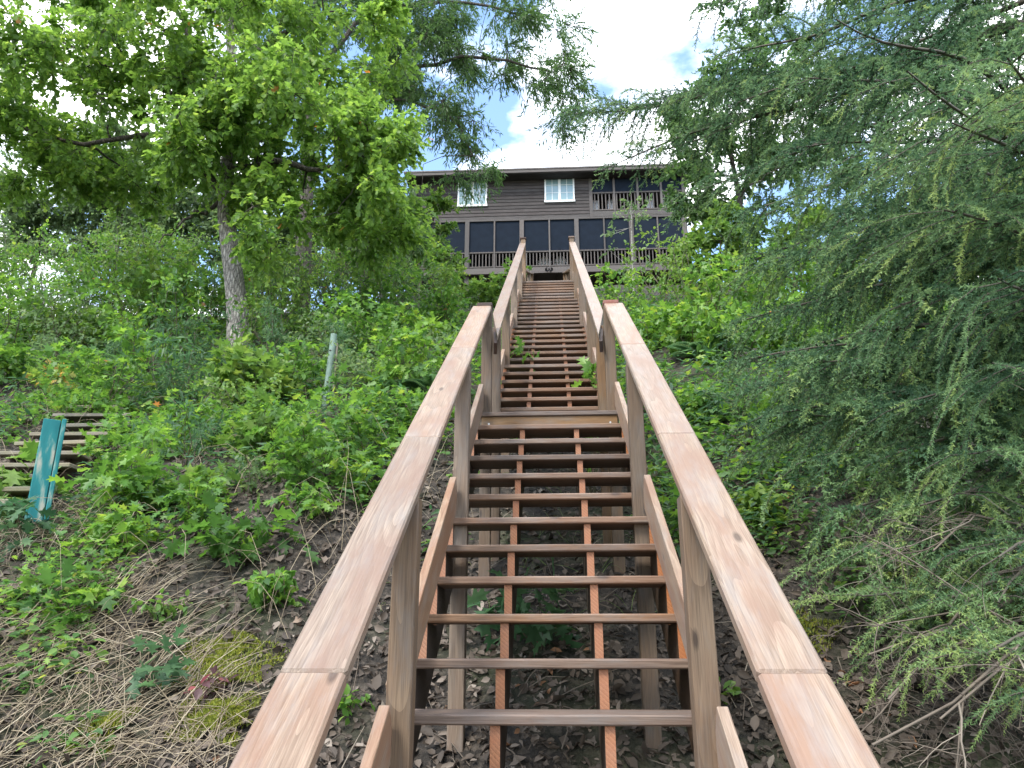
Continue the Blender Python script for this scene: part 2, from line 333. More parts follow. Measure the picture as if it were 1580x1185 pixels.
def bark(name, dark, light, sc=(26, 26, 7), bump=1.0):
    m, n, l, b = mat(name)
    t = n.new('ShaderNodeTexCoord'); mp_ = n.new('ShaderNodeMapping'); mp_.inputs['Scale'].default_value = sc; l.new(t.outputs['Object'], mp_.inputs[0])
    no = n.new('ShaderNodeTexNoise'); no.inputs['Scale'].default_value = .9; no.inputs['Detail'].default_value = 3; l.new(mp_.outputs[0], no.inputs['Vector'])
    mxv = n.new('ShaderNodeMix'); mxv.data_type = 'RGBA'; mxv.inputs[0].default_value = .45; l.new(mp_.outputs[0], mxv.inputs[6]); l.new(no.outputs['Color'], mxv.inputs[7])
    vo = n.new('ShaderNodeTexVoronoi'); vo.feature = 'DISTANCE_TO_EDGE'; vo.inputs['Scale'].default_value = 1.3; l.new(mxv.outputs[2], vo.inputs['Vector'])
    n2 = n.new('ShaderNodeTexNoise'); n2.inputs['Scale'].default_value = 30; n2.inputs['Detail'].default_value = 6; l.new(t.outputs['Object'], n2.inputs['Vector'])
    f = mathn(n, l, 'ADD', mathn(n, l, 'MULTIPLY', vo.outputs['Distance'], 1.3), mathn(n, l, 'MULTIPLY', n2.outputs['Fac'], .45))
    r = ramp(n, [(.15, dark), (.75, light)]); l.new(f, r.inputs[0]); l.new(r.outputs[0], b.inputs['Base Color']); b.inputs['Roughness'].default_value = .9
    bp = n.new('ShaderNodeBump'); bp.inputs['Strength'].default_value = bump; bp.inputs['Distance'].default_value = .03; l.new(f, bp.inputs['Height']); l.new(bp.outputs[0], b.inputs['Normal'])
    return m
M['oak_bark'] = bark('furrowed_oak_bark', (.06, .052, .046), (.46, .43, .385))
M['limb_bark'] = bark('dark_limb_bark', (.03, .026, .022), (.13, .11, .09))
M['spruce_bark'] = bark('spruce_bark', (.07, .055, .042), (.25, .2, .15), sc=(18, 18, 12))
M['pale_bark'] = bark('pale_sapling_bark', (.2, .19, .17), (.46, .44, .4))

def soil():
    m, n, l, b = mat('forest_floor')
    t = n.new('ShaderNodeTexCoord')
    def nz(s, d, ro=.6):
        x = n.new('ShaderNodeTexNoise'); x.inputs['Scale'].default_value = s; x.inputs['Detail'].default_value = d; x.inputs['Roughness'].default_value = ro; l.new(t.outputs['Object'], x.inputs['Vector']); return x.outputs['Fac']
    a = nz(9, 9, .7); c = nz(.7, 4); d = nz(45, 5)
    wv = n.new('ShaderNodeMix'); wv.data_type = 'RGBA'; wv.inputs[0].default_value = .06; l.new(t.outputs['Object'], wv.inputs[6])
    wn_ = n.new('ShaderNodeTexNoise'); wn_.inputs['Scale'].default_value = 12; l.new(t.outputs['Object'], wn_.inputs['Vector']); l.new(wn_.outputs['Color'], wv.inputs[7])
    vo = n.new('ShaderNodeTexVoronoi'); vo.inputs['Scale'].default_value = 24; l.new(wv.outputs[2], vo.inputs['Vector'])
    sv = n.new('ShaderNodeSeparateXYZ'); l.new(vo.outputs['Color'], sv.inputs[0])
    chip = mathn(n, l, 'SUBTRACT', sv.outputs[0], mathn(n, l, 'MULTIPLY', vo.outputs['Distance'], .6))
    r = ramp(n, [(.12, (.009, .0075, .006)), (.42, (.036, .029, .022)), (.8, (.14, .115, .092))]); l.new(mathn(n, l, 'ADD', mathn(n, l, 'MULTIPLY', a, .35), mathn(n, l, 'ADD', mathn(n, l, 'MULTIPLY', d, .3), mathn(n, l, 'MULTIPLY', chip, .35))), r.inputs[0])
    g = ramp(n, [(.48, (0, 0, 0)), (.66, (1, 1, 1))]); l.new(c, g.inputs[0])
    mx = n.new('ShaderNodeMix'); mx.data_type = 'RGBA'; l.new(mathn(n, l, 'MULTIPLY', g.outputs[0], .55), mx.inputs[0]); l.new(r.outputs[0], mx.inputs[6]); mx.inputs[7].default_value = (.045, .065, .016, 1)
    l.new(mx.outputs[2], b.inputs['Base Color']); b.inputs['Roughness'].default_value = .95
    bp = n.new('ShaderNodeBump'); bp.inputs['Strength'].default_value = .9; bp.inputs['Distance'].default_value = .05; l.new(mathn(n, l, 'ADD', a, mathn(n, l, 'MULTIPLY', d, .5)), bp.inputs['Height']); l.new(bp.outputs[0], b.inputs['Normal'])
    return m
M['soil'] = soil()

# ------------------------------------------------------------------ the hillside, one sheet to the horizon
def axis(lo, hi, step, far):
    core = list(np.arange(lo, hi + 1e-6, step)); a, d = lo, step
    left = []
    while a > -far: d *= 1.35; a -= d; left.append(a)
    a, d = hi, step; right = []
    while a < far: d *= 1.35; a += d; right.append(a)
    return np.array(left[::-1] + core + right)
gx, gy = axis(-9, 8, .16, 600), axis(0, 17, .16, 600)
XX, YY = np.meshgrid(gx, gy); ZZ = ground(XX, YY)
nx, ny = len(gx), len(gy); ii = np.arange(ny - 1)[:, None] * nx + np.arange(nx - 1)[None]
quad = np.stack([ii, ii + 1, ii + nx + 1, ii + nx], -1).reshape(-1, 4)
hill = link('hillside', mesh_np('hillside', np.stack([XX, YY, ZZ], -1).reshape(-1, 3), quad, smooth=True), mat=M['soil'])
tag(hill, kind='structure')

# ------------------------------------------------------------------ the long wooden staircase
XC = -.0143
Y0, Z0, RUN, RISE = 3.1266, -.2262, .27964, .1905
def k1(n): return Y0 + n * RUN, Z0 + n * RISE
Y11, Z11 = k1(11)
def k2(n): return Y11 + .2 + (n - 11) * .268, Z11 + (n - 11) * .18
YT, ZT = k2(38)
def k3(n): return YT + 1.25 + n * .345, ZT + n * .172
stair = thing('wooden_staircase', (0, 0, 0), 'long brown wooden staircase climbing the hill to the dark house', 'staircase')
T_ = .038
def tread(Y, Z, w, depth=.285, m='tread'):
    o = board('tread', stair, M[m], (XC, Y + depth / 2, Z - T_ / 2), (depth, w, T_), (0, 0, rad(90)), bev=.006)
    return o
def stringer(ks, fn, run, rise, x, first, last):
    """saw-toothed carriage; its upright cuts keep the raw orange of fresh wood"""
    up = []; marks = []
    Ya, Za = fn(first)
    up.append((Ya + .022, Za - T_ - rise - .02))
    for k in range(first, last + 1):
        Y, Z = fn(k); up.append((Y + .022, Z - T_ - .002)); 
        if k < last: up.append((Y + .022 + run, Z - T_ - .002))
    Yb, Zb = fn(last); up.append((Yb + .26, Zb - T_ - .002))
    s = math.atan2(rise, run); dpt = .15
    nx_, nz_ = math.sin(s), -math.cos(s)
    low0 = (up[0][0] + nx_ * dpt + .05, up[0][1] + nz_ * dpt * .6); 
    YbL, ZbL = up[-1][0], Zb - rise - .1
    low1 = (YbL, low0[1] + (YbL - low0[0]) * rise / run)
    pts = up + [low1, low0]
    bm = bmesh.new()
    A = [bm.verts.new((x - .019, y, z)) for y, z in pts]; B = [bm.verts.new((x + .019, y, z)) for y, z in pts]
    bm.faces.new(A); bm.faces.new(B[::-1])
    for i in range(len(pts)):
        j = (i + 1) % len(pts)
        f = bm.faces.new((A[j], A[i], B[i], B[j]))
        if pts[i][0] == pts[j][0] or abs(pts[i][0] - pts[j][0]) < 1e-6 and pts[j][1] > pts[i][1]: f.material_index = 1
    bmesh.ops.recalc_face_normals(bm, faces=bm.faces)
    me = bpy.data.meshes.new('stringer'); bm.to_mesh(me); bm.free()
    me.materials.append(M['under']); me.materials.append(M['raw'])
    return link('stringer', me, stair)
for k in range(-8, 11): tread(*k1(k), 1.171)
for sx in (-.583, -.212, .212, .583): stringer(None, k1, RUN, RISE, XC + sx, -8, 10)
# lower landing
for i in range(3):
    tread(Y11 + i * .157, Z11, 1.171 if i == 0 else 1.16, depth=.152)
board('rim_board', stair, M['post'], (XC, Y11 + .035, Z11 - T_ - .055), (.036, 1.12, .106), (0, 0, rad(90)))
for sx in (-.5, .5):
    bm_ = bmesh.new(); bmesh.ops.create_cone(bm_, cap_ends=True, segments=10, radius1=.008, radius2=.008, depth=.006)
    me = bpy.data.meshes.new('screw_head'); bm_.to_mesh(me); bm_.free()
    link('screw_head', me, stair, M['nail'], (XC + sx, Y11 + .0155, Z11 - .1), (rad(90), 0, 0))
for k in range(12, 38): tread(*k2(k), .966)
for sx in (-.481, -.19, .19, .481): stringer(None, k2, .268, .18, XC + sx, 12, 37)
# upper landing and the flight beyond it
for i in range(8): tread(YT + i * .157, ZT, .97 if i == 0 else .96, depth=.152)
for k in range(1, 20): tread(*k3(k), .9)
for sx in (-.44, .44): stringer(None, k3, .345, .172, XC + sx, 1, 19)

_b = bmesh.new(); bmesh.ops.create_cone(_b, cap_ends=True, segments=8, radius1=.0055, radius2=.005, depth=.003)
SCREW = bpy.data.meshes.new('screw_head'); _b.to_mesh(SCREW); _b.free()
def post(x, y, ztop, m='post', w=.089, zb=None):
    zb = gz(x, y) - .25 if zb is None else zb
    o = board('post', stair, M[m], (x, y, (ztop + zb) / 2), (w, ztop - zb, w), (rad(90), 0, 0), bev=.004)
    return o
S1, S2 = math.atan2(RISE, RUN), math.atan2(.18, .268)
def rail_z1(y, h): return Z0 + (y - Y0) * RISE / RUN + h
Y12, Z12 = k2(12)
def rail_z2(y, h): return Z12 + (y - Y12) * .18 / .268 + h
H1, H2 = .95, .82
KB = .19
for s in (-1, 1):
    px = XC + s * .530
    ys = [k1(k)[0] + .048 + .045 for k in (-7, -1, 5)] + [Y11 + .06 + .045]
    for y in ys[:3]: post(px, y, rail_z1(y, H1) - .052)
    yA = ys[3]; zA = rail_z1(yA, H1) + .02
    post(px, yA, 2.845)
    capm = 'cap_dark' if s < 0 else 'cap_red'
    cap = board('post_cap', stair, M[capm], (px + s * .02, yA, 2.845 + .02), (.135, .135, .036), bev=.006)
    cap['label'] = 'dark brown post cap' if s < 0 else 'rust red post cap'
    board('cap_gap_block', stair, M['cap_dark'], (px + s * .064, yA - .02, 2.845 - .032), (.036, .08, .06))  # dark block put in to draw the shaded gap under the cap
    # handrail boards, butt jointed
    joints = [-2.0, 2.0, 3.41, 4.91, yA - .047]
    xr = XC + s * .572
    for a, b in zip(joints[:-1], joints[1:]):
        a += .0015; b -= .0015
        span('handrail', stair, M['rail'], (xr, a, rail_z1(a, H1) - .02), (xr, b, rail_z1(b, H1) - .02), .165, .04, bev=.007)
    for y in ys:
        for dy, dx in ((-.10, .025), (-.06, -.03)):
            yy = y + dy
            if yy < 1.2: continue
            link('screw_head', SCREW, stair, M['lamp'], (px + s * .02 + dx, yy, rail_z1(yy, H1) + .0005), (S1, 0, 0))
    # kick boards between the posts
    xk = XC + s * .567
    for a, b in zip(ys[:-1], ys[1:]):
        a += .0455; b -= .0455
        o = (KB / 2 + .012) / math.cos(S1)
        span('kick_board', stair, M['rail'], (xk, a, rail_z1(a, o)), (xk, b, rail_z1(b, o)), .038, KB)
    # upper flight
    px2 = XC + s * .475
    ks = [Y11 + .40] + [k2(k)[0] + .09 for k in (17, 24, 31)] + [YT + .09]
    for i, y in enumerate(ks):
        post(px2, y, rail_z2(y, H2) - (.045 if i < 4 else -.06))
    ytop = ks[-1]
    board('post_cap', stair, M['cap_dark'] if s < 0 else M['tread'], (px2, ytop, rail_z2(ytop, H2) + .06 + .017), (.12, .12, .034), bev=.005)
    # rail cap with a slanting lower end
    xi, xo = XC + s * .428, XC + s * .543
    ya_i, ya_o, yb = 6.16, 7.10, ytop - .047
    bm = bmesh.new(); vs = []
    for dz in (0, -.04):
        vs.append([bm.verts.new((x_, y_, rail_z2(y_, H2) + dz)) for x_, y_ in ((xi, ya_i), (xo, ya_o), (xo, yb), (xi, yb))])
    bm.faces.new(vs[0]); bm.faces.new(vs[1][::-1])
    for i in range(4): bm.faces.new((vs[0][i], vs[1][i], vs[1][(i + 1) % 4], vs[0][(i + 1) % 4]))
    bmesh.ops.recalc_face_normals(bm, faces=bm.faces)
    mid = Vector((xi, 10, rail_z2(10, H2))); Q = Matrix.Rotation(S2, 4, 'X'); inv = (Matrix.Translation(mid) @ Q).inverted()
    for v in bm.verts: v.co = inv @ v.co
    me = bpy.data.meshes.new('handrail'); bm.to_mesh(me); bm.free()
    o = link('handrail', me, stair, M['rail']); o.matrix_local = Matrix.Translation(mid) @ Q
    # dark filler board under that end, colouring in its face and shadow
    o2 = .075
    span('rail_end_filler', stair, M['cap_dark'], (xi + s * .02, ya_i + .03, rail_z2(ya_i, H2) - .04 - .06), (xo - s * .02, ya_o - .02, rail_z2(ya_o, H2) - .04 - .058), .03, .10)
    xk2 = XC + s * .497
    for a, b in zip(ks[:-1], ks[1:]):
        a += .0455; b -= .0455; oo = (.14 / 2 + .012) / math.cos(S2)
        span('kick_board', stair, M['rail'], (xk2, a, rail_z2(a, oo)), (xk2, b, rail_z2(b, oo)), .036, .14)
    # landing and top flight rails
    y3 = [YT + 1.2, k3(10)[0], k3(19)[0] + .1]
    def z3(y): return ZT + max(0, (y - YT - 1.25)) * .172 / .345
    for y in y3: post(XC + s * .50, y, z3(y) + .82)
    span('handrail', stair, M['rail'], (XC + s * .5, ks[-1] + .05, ZT + .78), (XC + s * .5, y3[0] - .05, ZT + .80), .09, .038)
    for a, b in zip(y3[:-1], y3[1:]):
        span('handrail', stair, M['rail'], (XC + s * .5, a, z3(a) + .84), (XC + s * .5, b, z3(b) + .84), .12, .038)
# ------------------------------------------------------------------ the house
HY = 32.0
def hp(px, py, dy=0.0):
    p = at(px, py, HY); return Vector((p[0], p[1] + dy, p[2]))
def hX(px): return at(px, 350, HY)[0]
def hZ(py): return at(846, py, HY)[2]
house = thing('house', (0, HY, hZ(440)), 'dark brown two-storey house with screened porches at the hilltop', 'house')
def hb(name, mt, x0, x1, y0, y1, z0, z1, bev=.004, parent=None):
    lx, ly, lz = x1 - x0, y1 - y0, z1 - z0
    c = Vector(((x0 + x1) / 2, (y0 + y1) / 2, (z0 + z1) / 2))
    # grain along the longest side
    if lx >= ly and lx >= lz: size, rot = (ly, lx, lz), (0, 0, rad(90))
    elif lz >= ly: size, rot = (lx, lz, ly), (rad(90), 0, 0)
    else: size, rot = (lx, ly, lz), (0, 0, 0)
    o = board(name, None, M[mt], c, size, rot, bev)
    p = parent or house; o.parent = p
    base = Vector(house.location)
    if p is house: o.location = c - base
    else:
        o.location = c - base; o.matrix_parent_inverse = Matrix.Identity(4)
        o.location = c - base - Vector(p.location)
        o.location = (p.rotation_euler.to_matrix().inverted() @ (c - base - Vector(p.location)))
        o.rotation_euler = (p.rotation_euler.to_matrix().inverted() @ Matrix.Rotation(0, 3, 'X') @ (Matrix.Rotation(rot[2], 3, 'Z') @ Matrix.Rotation(rot[0], 3, 'X'))).to_euler()
    return o
xl, xs, xr_ = hX(636), hX(914), hX(1062)
zr, zw0, zw1 = hZ(262) - .42, hZ(336), hZ(262) - .45
zfl = hZ(411.5); zbeam = hZ(421); zsc = hZ(339); zrail = hZ(387)
zu0, zu1 = hZ(327), hZ(300)
DEP = 8.0
# body behind the porches
hb('side_wall', 'siding', xl, xl + .15, HY + .2, HY + DEP, zfl - 1.6, zr - .1)
hb('side_wall', 'siding', xr_ - .15, xr_, HY + .2, HY + DEP, zfl - 1.6, zr - .1)
hb('back_wall', 'siding', xl + .16, xr_ - .16, HY + DEP - .2, HY + DEP, zfl - 1.6, zr - .1)
hb('inner_wall', 'siding', xl + .16, xr_ - .16, HY + 2.4, HY + 2.55, zfl, zr - .3)
hb('porch_floor', 'trim', xl + .16, xr_ - .16, HY + .14, HY + DEP - .25, zfl - .1, zfl - .02)
hb('upper_floor', 'trim', xl + .16, xr_ - .16, HY + .14, HY + DEP - .25, zw0 + .02, zw0 + .14)
hb('upper_wall_core', 'siding', xl, xs, HY + .06, HY + .14, zw0, zw1)
nb = 12
for i in range(nb):
    a = zw0 + (zw1 - zw0) * i / nb; b_ = zw0 + (zw1 - zw0) * (i + 1) / nb
    o = hb('siding_board', 'siding', xl + .02, xs - .1, HY + .012, HY + .040, a - .012, b_ + .016, .003)
    o.rotation_euler.x += 0
    o.rotation_euler = (Matrix.Rotation(rad(-7), 3, 'X') @ Matrix.Rotation(rad(90), 3, 'Z')).to_euler()
hb('corner_board', 'trim', xs - .1, xs + .06, HY - .01, HY + .14, zw0 - .02, zw1)
hb('corner_board', 'trim', xl - .02, xl + .14, HY - .012, HY + .13, zbeam, zw1)
# roof: long low slope with deep eave
hb('fascia', 'trim', xl - .35, xr_ + .35, HY - .62, HY - .58, zr - .10, zr + .05)
hb('soffit', 'siding', xl - .33, xr_ + .33, HY - .575, HY + .3, zr - .13, zr - .09)
rf = board('roof', None, M['roof'], (0, 0, 0), (xr_ - xl + .8, DEP * .62, .07)); rf.parent = house
rf.location = Vector(((xl + xr_) / 2, HY - .66 + DEP * .31, zr + .09 + .24)) - Vector(house.location); rf.rotation_euler = (rad(5.5), 0, 0)
rf2 = board('roof', None, M['roof'], (0, 0, 0), (xr_ - xl + .8, DEP * .62, .07)); rf2.parent = house
rf2.location = Vector(((xl + xr_) / 2, HY - .66 + DEP * .93, zr + .09 + .24)) - Vector(house.location); rf2.rotation_euler = (rad(-5.5), 0, 0)
# windows
def window(p0, p1):
    x0, x1, z1, z0 = hX(p0[0]), hX(p1[0]), hZ(p0[1]), hZ(p1[1]); t = .075
    w = hb('window', 'glass', x0 + t, x1 - t, HY - .005, HY + .015, z0 + t, z1 - t, 0)
    loc = Vector(w.location)
    def fb(name, a, b_, c, d, y=-.035, y2=.05): hb(name, 'white', a, b_, HY + y, HY + y2, c, d, .004, parent=w)
    fb('frame', x0, x0 + t, z0, z1); fb('frame', x1 - t, x1, z0, z1); fb('frame', x0 + t, x1 - t, z1 - t, z1, -.033); fb('sill', x0 - .02, x1 + .02, z0 - .03, z0 + t, -.06)
    xm = (x0 + x1) / 2
    fb('mullion', xm - .06, xm + .06, z0 + t, z1 - t, -.03)
    for a, b_ in ((x0 + t, xm - .06), (xm + .06, x1 - t)):
        c = (a + b_) / 2; fb('glazing_bar', c - .012, c + .012, z0 + t, z1 - t, -.015, -.002)
        for q in (1, 2):
            zz = z0 + t + (z1 - z0 - 2 * t) * q / 3; fb('glazing_bar', a, b_, zz - .011, zz + .011, -.013, -.0015)
window((705, 275), (751, 315)); window((841, 272), (888, 312))
# lower porch
hb('rim_beam', 'trim', xl, xr_, HY - .02, HY + .13, zbeam, zfl - .01)
hb('header_beam', 'trim', xl + .15, xr_ - .02, HY - .005, HY + .12, zsc, zw0 - .004)
hb('bottom_rail', 'trim', xl + .15, xr_ - .02, HY + .02, HY + .09, zfl + .04, zfl + .10)
hb('top_rail', 'trim', xl + .15, xr_ - .02, HY, HY + .11, zrail - .05, zrail + .02)
pxs = [721, 805, 889.5, 974, 1056]
for p in pxs:
    x = hX(p); hb('porch_post', 'trim', x - .10, x + .10, HY - .03, HY + .14, zfl - .008, zsc + .003)
for p in (679, 763, 847.5, 932, 1015):
    x = hX(p); hb('screen_mullion', 'trim', x - .035, x + .035, HY - .014, HY + .11, zfl + .003, zsc - .004)
edges = [636 + 5] + pxs
for a, b_ in zip(edges[:-1], edges[1:]):
    for q in range(2):
        x0 = hX(a + (b_ - a) * q / 2); x1 = hX(a + (b_ - a) * (q + 1) / 2)
        hb('screen', 'screen', x0 + .03, x1 - .03, HY + .06, HY + .068, zrail + .012, zsc - .002, 0)
        hb('screen', 'screen', x0 + .03, x1 - .03, HY + 1.7, HY + 1.71, zfl, zrail + .6, 0)  # no screen here: dark sheet standing for the shade behind the balusters
nbal = int((xr_ - xl - .3) / .155)
for i in range(nbal):
    x = xl + .22 + i * .155
    hb('baluster', 'trim', x - .024, x + .024, HY + .03, HY + .078, zfl + .095, zrail - .045, .002)
# upper porch on the right
hb('upper_rim', 'trim', xs + .06, xr_, HY - .01, HY + .12, zw0 - .002, zu0 - .03)
hb('upper_bottom_rail', 'trim', xs + .06, xr_, HY + .02, HY + .09, zu0 + .02, zu0 + .08)
hb('upper_top_rail', 'trim', xs + .06, xr_, HY, HY + .11, zu1 - .03, zu1 + .05)
for p in (950, 987, 1024):
    x = hX(p); hb('porch_post', 'trim', x - .05, x + .05, HY - .02, HY + .125, zu0 - .028, zr - .14)
hb('porch_post', 'trim', xr_ - .16, xr_ + .02, HY - .02, HY + .14, zw0, zr - .14)
for a, b_ in ((915, 950), (950, 987), (987, 1024), (1024, 1060)):
    hb('screen', 'screen', hX(a) + .06, hX(b_) - .06, HY + .05, HY + .058, zu1 + .04, zr - .15, 0)
    hb('screen', 'screen', hX(a) + .06, hX(b_) - .06, HY + 1.2, HY + 1.21, zu0, zu1 + .05, 0)  # dark sheet again, giving the upper porch its shaded depth
for i in range(int((xr_ - xs - .2) / .17)):
    x = xs + .16 + i * .17
    hb('baluster', 'trim', x - .025, x + .025, HY + .03, HY + .078, zu0 + .075, zu1 - .025, .002)
for p in (922, 946, 1008, 1030):
    x = hX(p); hb('curtain', 'cloth', x - .16, x + .16, HY + .5, HY + .53, zu0 + .05, zu1 - .06, .01)
# underside: piers, joists, floodlight
for p in (650, 721, 805, 889.5, 974, 1056):
    x = hX(p); hb('pier', 'trim', x - .1, x + .1, HY + .15, HY + .35, zbeam - 2.6, zbeam - .002)
hb('foundation_wall', 'concrete', xl + .2, xr_ - .2, HY + 2.2, HY + 2.4, zbeam - 2.6, zbeam)
for i in range(14):
    x = xl + .4 + i * .9; hb('joist', 'siding', x - .025, x + .025, HY + .16, HY + 2.15, zbeam, zfl - .12, .002)
fl = Acc(); fx, fz = hX(846), hZ(416)
th = np.linspace(0, 2 * math.pi, 9)[:-1]
fl.tube([(fx, HY - .02, fz + .06), (fx, HY - .1, fz + .02), (fx, HY - .14, fz - .05)], [.03, .03, .03], 8)
fl.tube([(fx - .05, HY - .13, fz - .03), (fx - .09, HY - .24, fz - .12)], [.05, .1], 10); fl.tube([(fx + .05, HY - .13, fz - .03), (fx + .09, HY - .24, fz - .12)], [.05, .1], 10)
o = fl.build('floodlight', M['lamp'], house, True); o.location = -Vector(house.location)

# two fan-backed chairs on the lower porch
def porch_chair(px, label):
    x = hX(px); root = thing('porch_chair', (x, HY + .75, zfl - .02), label, 'chair', 'chairs on the lower porch')
    for i in range(5):
        a = (i - 2); top = .80 - .035 * a * a
        span('back_slat', root, M['chair'], (a * .06, -.16, .32), (a * .105, -.30, top), .085, .02)
    for i in range(4): board('seat_slat', root, M['chair'], (0, -.1 + i * .12, .34 + i * .02), (.1, .5, .02), (0, 0, rad(90)))
    for sx in (-.29, .29):
        board('arm', root, M['chair'], (sx, .05, .56), (.1, .62, .022)); board('leg', root, M['chair'], (sx, .3, .275), (.06, .55, .03), (rad(90), 0, 0)); span('leg', root, M['chair'], (sx * .9, -.3, .0), (sx * .9, -.14, .54), .06, .03)
porch_chair(840, 'grey fan-backed porch chair behind the railing, left of the two')
porch_chair(864.5, 'grey fan-backed porch chair behind the railing, right of the two')

# ================================================================== vegetation
def part(acc, name, m, root, smooth=False, kind=None):
    o = acc.build(name, m, root, smooth)
    if o is None: return None
    base = Vector(root.location)
    if root.parent is not None: base = base + Vector(root.parent.location)
    o.data.transform(Matrix.Translation(-base)); o.data.update()
    if name in ('crown', 'twigs', 'foliage', 'needles', 'stems', 'branches', 'fronds', 'stalks'): o['kind'] = 'stuff'
    return o

def arc(p0, p1, sag=0.0, wob=0.0, n=6):
    p0, p1 = np.array(p0, float), np.array(p1, float); t = np.linspace(0, 1, n)[:, None]
    P = p0 + (p1 - p0) * t; L = np.linalg.norm(p1 - p0)
    P[:, 2] += sag * L * (t[:, 0] * (1 - t[:, 0]) * 4)
    w = RNG.normal(0, 1, (n, 3)) * wob * L; w[0] = 0; w[-1] = 0
    return P + w

def spray(leaf_acc, twig_acc, C, R, T, size, ntw, nlf, outdir=None, droop=.25, flat=.6, tone=0.0, spread=1.0):
    """leafy twigs round each centre C (n,3)"""
    n = len(C)
    d = RNG.normal(0, 1, (n, ntw, 3)); d[..., 2] *= flat
    if outdir is not None: d = norm(d) + outdir[:, None] * .55
    d = norm(d); L = R[:, None] * RNG.uniform(.55, 1.15, (n, ntw))
    start = C[:, None] + d * (L * .08)[..., None]; end = C[:, None] + d * L[..., None]; end[..., 2] -= droop * L * .6
    t = (np.arange(nlf) + RNG.uniform(.1, .9, (n, ntw, nlf))) / nlf * .85 + .15
    P = start[:, :, None] * (1 - t[..., None]) + end[:, :, None] * t[..., None]
    P += RNG.normal(0, .03, P.shape) * R[:, None, None, None]
    D = d[:, :, None] * .7 + RNG.normal(0, .6, P.shape); D[..., 2] -= droop
    N = RNG.normal(0, .45, P.shape); N[..., 2] += 1
    ct = RNG.uniform(-.18, .18, (n, ntw, 1)) + RNG.normal(.5 + tone, .17, (n, ntw, nlf))
    rare = RNG.random(ct.shape) > .9988
    ct = np.clip(ct, 0, .97); ct[rare] = 1
    sc = size * RNG.uniform(.65, 1.2, (n, ntw, nlf))
    scatter(leaf_acc, T, P.reshape(-1, 3), D.reshape(-1, 3), N.reshape(-1, 3), sc.ravel(), ct.ravel())
    if twig_acc is not None:
        for i in range(n):
            for j in range(0, ntw, 2): twig_acc.tube(np.stack([start[i, j] - d[i, j] * L[i, j] * .08, end[i, j]]), [.009 * R[i] + .003, .002], 3, .4)

def ell(px, py, Y, rx, ry, dy, n, shell=.55):
    """points through a lobe of crown: centre from the photograph, radii in photo pixels, depth in metres"""
    c = at(px, py, Y); s = np.linalg.norm(c) / FPX * math.cos(math.atan2(math.hypot(px - 790, py - 592), FPX))
    v = norm(RNG.normal(0, 1, (n, 3))) * (RNG.random((n, 1)) ** (1 / 3.) * (1 - shell) + shell * RNG.uniform(.75, 1, (n, 1)))
    return c + v * np.array([rx * s, dy, ry * s])

def tree(name, label, cat, trunk, r0, r1, C, T, size, R, ntw, nlf, leaf_m, trunk_m, limb_m, group=None, droop=.25, tone=0.0, limbs=(), extra=None, seedr=.9, sides=12):
    trunk = np.array(trunk, float); base = trunk[0]
    root = thing(name, tuple(base), label, cat, group)
    # dense trunk
    ts = np.linspace(0, len(trunk) - 1, 22); TP = np.stack([np.interp(ts, np.arange(len(trunk)), trunk[:, i]) for i in range(3)], 1)
    for i in range(2): TP[1:-1] = (TP[:-2] + 2 * TP[1:-1] + TP[2:]) / 4
    TR = np.interp(ts, [0, .25, len(trunk) - 1], [r0 * 1.25, r0, r1])
    a = Acc(); a.tube(TP, TR, sides); part(a, 'trunk', trunk_m, root, True)
    nodes = [p for p in TP[8:]]; nr = [r for r in TR[8:]]
    br = Acc()
    for P, ra, rb in limbs:
        P = np.array(P, float); t = np.linspace(0, len(P) - 1, 12); Q = np.stack([np.interp(t, np.arange(len(P)), P[:, i]) for i in range(3)], 1)
        Q[1:-1] += RNG.normal(0, .05, Q[1:-1].shape)
        rr = np.linspace(ra, rb, 12); br.tube(Q, rr, 7); nodes += list(Q[1:]); nr += list(rr[1:])
    ctr = TP[-1] * .5 + C.mean(0) * .5
    order = np.argsort(np.linalg.norm(C - TP[12], axis=1))
    for i in order:
        c = C[i]; A = np.array(nodes); dd = np.linalg.norm(A - c, axis=1) + np.clip(A[:, 2] - c[2], 0, None) * .8 + .3 * (np.array(nr) < .012)
        j = int(np.argmin(dd)); L = np.linalg.norm(A[j] - c)
        ra = max(.008, min(nr[j] * .75, .012 + .02 * L)); P = arc(A[j], c, .08, .045, 6); rr = np.linspace(ra, .007, 6)
        br.tube(P, rr, 5, .3); nodes += list(P[2:]); nr += list(rr[2:])
    part(br, 'branches', limb_m, root, True)
    lf, tw = Acc(), Acc()
    out = norm(C - ctr)
    spray(lf, tw, C, np.full(len(C), R) * RNG.uniform(.75, 1.25, len(C)), T, size, ntw, nlf, out, droop, tone=tone)
    cr = part(lf, 'crown', leaf_m, root); part(tw, 'twigs', limb_m, root)
    return root

E_ = np.concatenate
